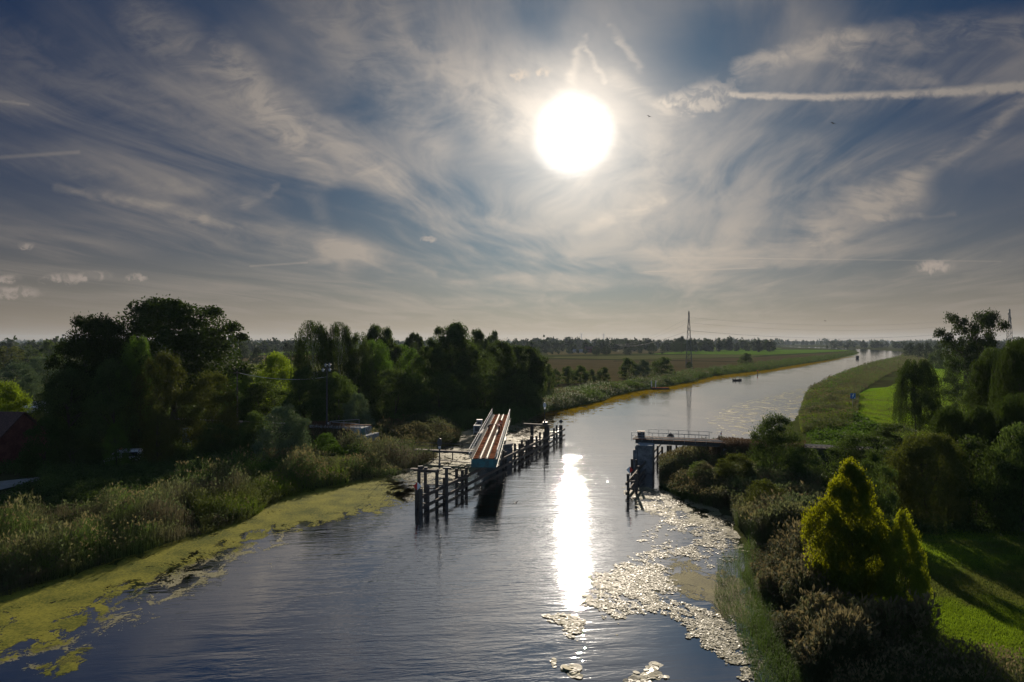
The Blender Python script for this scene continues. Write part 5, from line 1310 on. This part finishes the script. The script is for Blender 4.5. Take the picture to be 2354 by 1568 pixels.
far_wood('distant_wood', -200, 700, 700, 1900, 260, 8, 17, 'dark distant wood on the left below the horizon', 120, 2)
far_wood('distant_wood', 520, 1260, 900, 2200, 260, 9, 19, 'distant wood behind the birches and the dark row', 120, 3)
far_wood('distant_wood', 1180, 1780, 1050, 2400, 420, 10, 19, 'distant wood beyond the brown field', 130, 4)
far_wood('distant_wood', 1230, 1400, 860, 1040, 42, 5, 9, 'distant hedge around the farmhouse', 120, 14)
far_wood('distant_wood', 1700, 2150, 2600, 3600, 110, 14, 22, 'distant wood beyond the river bend', 110, 5)
far_wood('distant_wood', 1900, 2100, 1500, 2000, 40, 8, 14, 'distant wood on the far bank at the river bend', 120, 6)
far_wood('distant_wood', 2060, 2600, 1100, 2400, 220, 8, 16, 'distant wood on the right below the horizon', 120, 7)
far_wood('distant_hedge', -60, 330, 300, 620, 46, 4, 9, 'hedges in the left far fields', 160, 8)
far_wood('distant_hedge', 530, 690, 330, 700, 16, 3, 5.5, 'hedge in the pasture right of the oak', 150, 9)

def thicket(name, poly, n, h, rad, label, mat, seed=1, z=.8, lq=24, leaf=.22, sd=.8, cl=1.0):
    """shrubby undergrowth: clumps of leaves over the ground"""
    r = np.random.default_rng(seed); XY = spoly(poly, n, z, r); s = sdist(RPa, XY[:, 0], XY[:, 1]); XY = XY[(s > sd) & (gheight(XY[:, 0], XY[:, 1]) < 1.7)]; n = len(XY)
    zz = gheight(XY[:, 0], XY[:, 1]); hh = h*(.65 + .5*pnoise(XY[:, 0], XY[:, 1], .3, seed))*r.uniform(.6, 1.1, n); hh = np.clip(hh, .3, None)
    dc = np.hypot(XY[:, 0], XY[:, 1])
    a = rdir(r, n*lq).reshape(n, lq, 3)*(r.random((n, lq, 1))**.4); R_ = rad*r.uniform(.6, 1.3, n)
    Pc = np.stack([XY[:, :1] + a[..., 0]*R_[:, None], XY[:, 1:] + a[..., 1]*R_[:, None], zz[:, None] + hh[:, None]*(.5 + .5*a[..., 2]*1.05)], -1).reshape(-1, 3)
    l = np.repeat(leaf*np.clip(dc/80, .6, 2.5), lq)[:, None]
    al = unit(rdir(r, len(Pc)) + np.array([0, 0, .6])); b = unit(np.cross(al, r.normal(size=al.shape)))
    V = np.stack([Pc - al*l*.5, Pc + b*l*.28, Pc + al*l*.5, Pc - b*l*.28], 1).reshape(-1, 3)
    return stuff(name, V, np.arange(len(V)).reshape(-1, 4), None, (mat,), label, 'undergrowth')
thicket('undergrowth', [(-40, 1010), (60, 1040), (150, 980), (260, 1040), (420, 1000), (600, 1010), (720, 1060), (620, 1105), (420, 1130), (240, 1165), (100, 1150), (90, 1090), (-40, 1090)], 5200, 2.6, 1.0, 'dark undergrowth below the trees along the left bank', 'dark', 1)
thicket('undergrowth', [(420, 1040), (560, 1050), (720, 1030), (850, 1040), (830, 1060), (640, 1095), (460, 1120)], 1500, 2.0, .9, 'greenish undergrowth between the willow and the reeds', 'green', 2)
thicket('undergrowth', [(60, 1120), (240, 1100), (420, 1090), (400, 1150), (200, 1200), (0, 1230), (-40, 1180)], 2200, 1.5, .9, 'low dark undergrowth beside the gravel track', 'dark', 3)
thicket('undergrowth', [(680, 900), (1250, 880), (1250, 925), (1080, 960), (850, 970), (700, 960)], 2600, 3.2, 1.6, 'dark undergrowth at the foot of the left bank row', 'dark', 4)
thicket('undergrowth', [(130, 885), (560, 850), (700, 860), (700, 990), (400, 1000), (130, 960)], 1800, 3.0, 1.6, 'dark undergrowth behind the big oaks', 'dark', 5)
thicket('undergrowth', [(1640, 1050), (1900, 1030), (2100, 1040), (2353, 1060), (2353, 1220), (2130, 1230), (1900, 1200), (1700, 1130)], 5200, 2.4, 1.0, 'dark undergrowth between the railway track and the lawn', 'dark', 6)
thicket('undergrowth', [(1840, 960), (1930, 940), (2050, 1000), (2050, 1050), (1880, 1040)], 1500, 2.0, .9, 'green undergrowth on the right bank behind the track', 'green', 7)
thicket('undergrowth', [(2100, 840), (2353, 800), (2353, 860), (2240, 850), (2150, 850)], 700, 4, 2.2, 'dark undergrowth behind the bright pasture', 'dark', 8)
thicket('bank_scrub', [(1330, 918), (1400, 893), (1500, 876), (1640, 849), (1780, 831), (1905, 815), (1905, 826), (1780, 842), (1640, 862), (1500, 890), (1400, 908), (1340, 928)], 900, 3.6, 2.6, 'dark lumpy scrub along the left bank up the river', 'dark', 11, lq=46, sd=1.0)
thicket('bank_scrub', [(1860, 905), (1960, 838), (2060, 815), (2080, 818), (1990, 850), (1930, 890), (1870, 945)], 330, 2.4, 2.0, 'scattered green scrub along the right bank up the river', 'green', 12, lq=40, sd=1.0)
# left bank reeds
reeds('reed_bed', [(-60, 1130), (150, 1120), (420, 1090), (600, 1085), (700, 1090), (620, 1160), (420, 1245), (200, 1310), (-60, 1390)], 19000, 2.7, 'reed bed along the near left bank', sd=(-.8, 13), seed=1, plume=.28, lump=.7, ls=.5)
reeds('reed_bed', [(420, 1130), (700, 1060), (800, 1050), (800, 1115), (680, 1135), (590, 1175), (470, 1230)], 9000, 2.0, 'fresh green reed clumps at the water where the bank turns', mats=('grass', 'reedbrown'), sd=(-1.0, 6), seed=2, plume=.12, nleaf=4, lean=.2)
reeds('reed_bed', [(560, 1050), (800, 1020), (900, 1010), (1000, 1010), (1010, 1060), (900, 1095), (700, 1130)], 14000, 2.6, 'sunlit golden green reed bed between the willow and the fender', sd=(-.8, 16), seed=3, plume=.5, lump=.6)
reeds('reed_bed', [(850, 985), (1000, 985), (1056, 985), (1056, 1022), (1010, 1036), (900, 1030)], 8500, 2.6, 'reed bed left of the gangway below the abutment', sd=(-.8, 14), seed=4, plume=.75)
reeds('sedge_belt', [(860, 960), (1050, 955), (1300, 900), (1400, 890), (1400, 912), (1330, 935), (1230, 955), (1180, 982), (1040, 1000), (900, 990)], 15000, 2.3, 'tall dark green sedge belt behind the swing bridge', mats=('reeddark', 'reeddark'), sd=(-1.2, 16), seed=5, plume=.2, lean=.22, w=.06, flop=.9)
reeds('reed_belt', [(1230, 940), (1300, 900), (1400, 885), (1500, 868), (1640, 845), (1780, 828), (1905, 812), (1975, 805), (1985, 815), (1900, 832), (1722, 858), (1540, 890), (1400, 915), (1310, 940)], 30000, 2.6, 'reed belt along the left bank far up the river', mats=('reeddark', 'reedbrown'), sd=(-1.5, 22), seed=6, plume=.25, w=.07, z=.6, lump=.8, ls=.22)
reeds('reed_belt', [(1860, 890), (1950, 835), (2060, 812), (2110, 806), (2150, 815), (2060, 850), (2010, 880), (1975, 905), (1970, 960), (1850, 970), (1850, 910)], 24000, 2.1, 'brownish reed belt along the right bank up the river', mats=('reed', 'reedbrown'), sd=(-1.2, 42), seed=7, plume=.5, w=.07, z=.6, lump=.85, ls=.25)
reeds('reed_bed', [(1850, 905), (1960, 900), (1960, 990), (1900, 1000), (1840, 1000), (1835, 950)], 9000, 1.9, 'green and brown reed bed below the lightning board', mats=('grass', 'reedbrown'), sd=(-.8, 40), seed=8, plume=.35, lump=.4)
reeds('dry_grass', [(1640, 1010), (1850, 1015), (1850, 1040), (1640, 1030)], 4000, .8, 'dry brown grass on the right railway bank', mats=('drygrass', 'drygrass'), seed=9, plume=.5, hmin=.2, z=3.6)
reeds('dry_grass', [(1600, 1025), (1740, 1020), (1740, 1085), (1600, 1075)], 6000, .7, 'brown growth on the slope under the right railway track', mats=('drygrass', 'drygrass'), sd=(.2, 60), seed=10, plume=.5, hmin=.2, z=2.0)
reeds('dry_grass', [(700, 975), (830, 965), (850, 985), (830, 1030), (760, 1010), (700, 1000)], 6000, .8, 'dry brown grass on the left railway bank around the abutment', mats=('drygrass', 'drygrass'), sd=(1, 60), seed=11, plume=.5, hmin=.2, z=3.4)
# right bank reeds
RR_ = 'right'
reeds('reed_bed', [(1515, 1065), (1600, 1050), (1740, 1060), (1740, 1120), (1660, 1165), (1560, 1140), (1515, 1110)], 15000, 2.3, 'reed bed right of the concrete pier', sd=(-.9, 14), seed=12, plume=.6)
reeds('reed_bed', [(1660, 1120), (1780, 1100), (1880, 1150), (1900, 1260), (1740, 1250), (1690, 1200)], 12000, 2.8, 'reed bed below the rounded olive shrub', sd=(-.6, 12), seed=13, plume=.6)
reeds('reed_bed', [(1730, 1220), (1850, 1200), (1890, 1290), (2000, 1420), (2100, 1470), (2150, 1568), (1850, 1568), (1760, 1420), (1720, 1300)], 19000, 2.5, 'brown plumed reed bed between the yellow green tree and the lilies', mats=('reedpale', 'plumepale'), sd=(.0, 9), seed=14, plume=.4, w=.055, nleaf=4, lump=.9, ls=.6)
reeds('reed_bed', [(1950, 1450), (2080, 1450), (2160, 1530), (2360, 1575), (2360, 1640), (1900, 1620)], 5500, 1.6, 'reeds at the bottom right edge below the lawn', mats=('reedpale', 'plumepale'), sd=(.5, 20), seed=15, plume=.4, w=.03)
reeds('sparse_reeds', [(1650, 1270), (1740, 1240), (1770, 1330), (1800, 1450), (1860, 1568), (1740, 1568), (1690, 1440), (1640, 1380)], 3800, 1.5, 'sparse green reeds standing in the shallow lily water', mats=('reeddark', 'reeddark'), sd=(-3.6, 1.0), seed=16, plume=.0, w=.025, lean=.22, nleaf=2, hmin=.8)
reeds('sparse_reeds', [(860, 1085), (960, 1060), (960, 1130), (900, 1125)], 500, 1.2, 'a few sparse reeds in the weed behind the near portal', mats=('reeddark', 'reeddark'), sd=(-4, 1.0), seed=17, plume=.0, w=.03, lean=.25, hmin=.5)
# lawn and pasture blades
r = np.random.default_rng(5); XY = spoly([(2040, 1215), (2400, 1215), (2400, 1600), (2060, 1600), (1990, 1420)], 130000, .86, r)
k = sdist(RPa, XY[:, 0], XY[:, 1]) > 6; XY = XY[k]; n = len(XY); a = r.uniform(0, 6.28, n); w = np.stack([np.cos(a), np.sin(a), 0*a], -1)*.022; P = np.stack([XY[:, 0], XY[:, 1], np.full(n, .84)], -1)
tp = P + np.stack([r.normal(0, .04, n), r.normal(0, .04, n), r.uniform(.07, .16, n)], -1)
stuff('lawn_grass', np.stack([P - w, P + w, tp], 1).reshape(-1, 3), np.arange(3*n).reshape(-1, 3), None, ('grass',), 'short green grass blades of the lawn on the right', 'grass')
XY = spoly([(1965, 975), (1975, 905), (2040, 890), (2150, 836), (2250, 840), (2353, 900), (2353, 1040), (2020, 1040)], 120000, .86, r); n = len(XY); a = r.uniform(0, 6.28, n); dc = XY[:, 1]
w = np.stack([np.cos(a), np.sin(a), 0*a], -1)*(.00035*dc)[:, None]; P = np.stack([XY[:, 0], XY[:, 1], np.full(n, .84)], -1); tp = P + np.stack([r.normal(0, .08, n), r.normal(0, .08, n), r.uniform(.12, .3, n)], -1)
stuff('pasture_grass', np.stack([P - w, P + w, tp], 1).reshape(-1, 3), np.arange(3*n).reshape(-1, 3), None, ('grass',), 'bright grass of the sunlit pasture on the right bank', 'grass')

for nm, pts in (('field_ditch', [(1182, 823.6), (1300, 824.0), (1440, 826.2), (1440, 827.2), (1300, 825.2), (1182, 824.8)]), ('field_ditch', [(1410, 829.5), (1560, 828.3), (1730, 832.2), (1730, 833.0), (1560, 829.4), (1410, 830.6)])):
    field(nm, pts, (.012, .016, .008), (.03, .035, .016), .87, wander=(15, .3))
# =================================================================== floating weed
weed('duckweed', [(-80, 1380), (0, 1360), (150, 1315), (330, 1262), (470, 1220), (560, 1188), (600, 1158), (690, 1125), (790, 1110), (880, 1094), (930, 1105), (950, 1130), (905, 1150), (830, 1178), (740, 1200), (600, 1226), (520, 1262), (400, 1300), (320, 1335), (260, 1375), (190, 1420), (120, 1470), (0, 1500), (-80, 1530)], 4.2, .35, 'duckweed', 'yellow green duckweed carpet along the near left bank', dmax=1.0)
weed('water_weed', [(0, 1500), (130, 1480), (250, 1375), (330, 1330), (420, 1300), (530, 1262), (620, 1222), (690, 1212), (640, 1240), (560, 1295), (450, 1345), (330, 1400), (240, 1440), (150, 1500), (60, 1530), (0, 1530)], 3.0, .35, 'scum', 'dull ragged weed along the outer edge of the near left duckweed', dmax=.50, z=.008)
weed('duckweed', [(120, 1505), (180, 1498), (200, 1518), (160, 1540), (115, 1535)], 1.4, .3, 'duckweed', 'small separate duckweed patch at the bottom left', dens0=-.05)
weed('water_weed', [(880, 1095), (985, 1060), (1045, 1020), (1050, 990), (1170, 978), (1235, 950), (1290, 945), (1270, 965), (1240, 985), (1270, 990), (1180, 1045), (1100, 1080), (1000, 1115), (940, 1150), (900, 1140)], 3.0, .4, 'scum', 'pale weed covering the bay behind the fender', dmax=.62)
weed('duckweed', [(1235, 950), (1312, 934), (1400, 908), (1500, 891), (1590, 877), (1640, 865), (1722, 855), (1830, 839), (1911, 827), (1960, 819), (1900, 831), (1830, 845), (1722, 862), (1640, 874), (1600, 884), (1560, 895), (1500, 905), (1400, 927), (1340, 945), (1290, 955), (1230, 985), (1200, 1000)], 9.0, .9, 'duckweed_gold', 'golden duckweed strip along the left bank beyond the bridge', dmax=.70)
weed('duckweed', [(1500, 1325), (1560, 1295), (1620, 1320), (1690, 1325), (1740, 1370), (1760, 1440), (1720, 1440), (1640, 1390), (1560, 1360)], 3.2, .2, 'duckweed_olive', 'olive duckweed carpet beside the right bank reeds', dmax=.85)
weed('water_weed', [(1700, 935), (1780, 915), (1850, 895), (1860, 930), (1850, 965), (1780, 985), (1700, 1000), (1660, 960)], 9.0, .6, 'scum', 'thin streaks of weed beside the right bank beyond the bridge', dmax=.42)
weed('water_weed', [(1430, 1128), (1500, 1120), (1560, 1140), (1640, 1165), (1700, 1190), (1700, 1260), (1620, 1230), (1560, 1200), (1480, 1170)], 2.0, .3, 'scum', 'pale weed in front of the right fender', dmax=.55)
pads('lily_pads', [(1400, 1120), (1500, 1115), (1580, 1150), (1700, 1195), (1700, 1290), (1640, 1310), (1560, 1290), (1440, 1300), (1440, 1220), (1520, 1190), (1430, 1160)], 30000, .065, 'scattered pale lily pads in the middle right water', seed=1, thr=.22)
pads('lily_pads', [(1330, 1330), (1440, 1260), (1530, 1290), (1600, 1370), (1700, 1420), (1680, 1480), (1600, 1470), (1500, 1430), (1400, 1470), (1340, 1420), (1330, 1370)], 44000, .06, 'dense glinting lily pads below the sun glitter', seed=2, thr=-.10)
pads('lily_pads', [(1245, 1415), (1300, 1398), (1345, 1425), (1335, 1480), (1300, 1490), (1290, 1460)], 6500, .065, 'separate bright lily patch left of the dense pads', seed=3, thr=-.4, edge=.8)
pads('lily_pads', [(1560, 1420), (1690, 1440), (1760, 1500), (1800, 1568), (1700, 1575), (1650, 1520), (1560, 1460)], 18000, .065, 'pale lily pads along the bottom right reeds', seed=4, thr=-.05, edge=.8)
pads('lily_pads', [(1430, 1555), (1480, 1540), (1530, 1500), (1560, 1540), (1540, 1575), (1440, 1575)], 500, .17, 'large single lily pads at the bottom of the photo', seed=5, thr=-.1, bigf=.2)
pads('lily_pads', [(1290, 1535), (1320, 1525), (1350, 1560), (1330, 1575), (1300, 1560)], 130, .17, 'small group of large lily pads at the bottom middle', seed=6, thr=-.9, bigf=.2, edge=.5)
pads('lily_pads', [(1262, 1515), (1280, 1512), (1282, 1535), (1266, 1538)], 70, .12, 'tiny lily patch at the bottom middle', seed=7, thr=-.9, edge=.3)

# =================================================================== haze in the air
def haze():
    m, o = newmat('haze'); v = E.nt.nodes.new('ShaderNodeVolumePrincipled'); v.inputs['Color'].default_value = (.66, .80, 1.0, 1); v.inputs['Density'].default_value = 0.00004; v.inputs['Anisotropy'].default_value = .2
    E.nt.links.new(v.outputs[0], o.inputs['Volume'])
    mb = MB(); mb.box((0, 3700, 38), (26000, 8400, 82)); tag(mb.build('haze', m), 'thin even haze in the air', 'haze', kind='stuff')
haze()
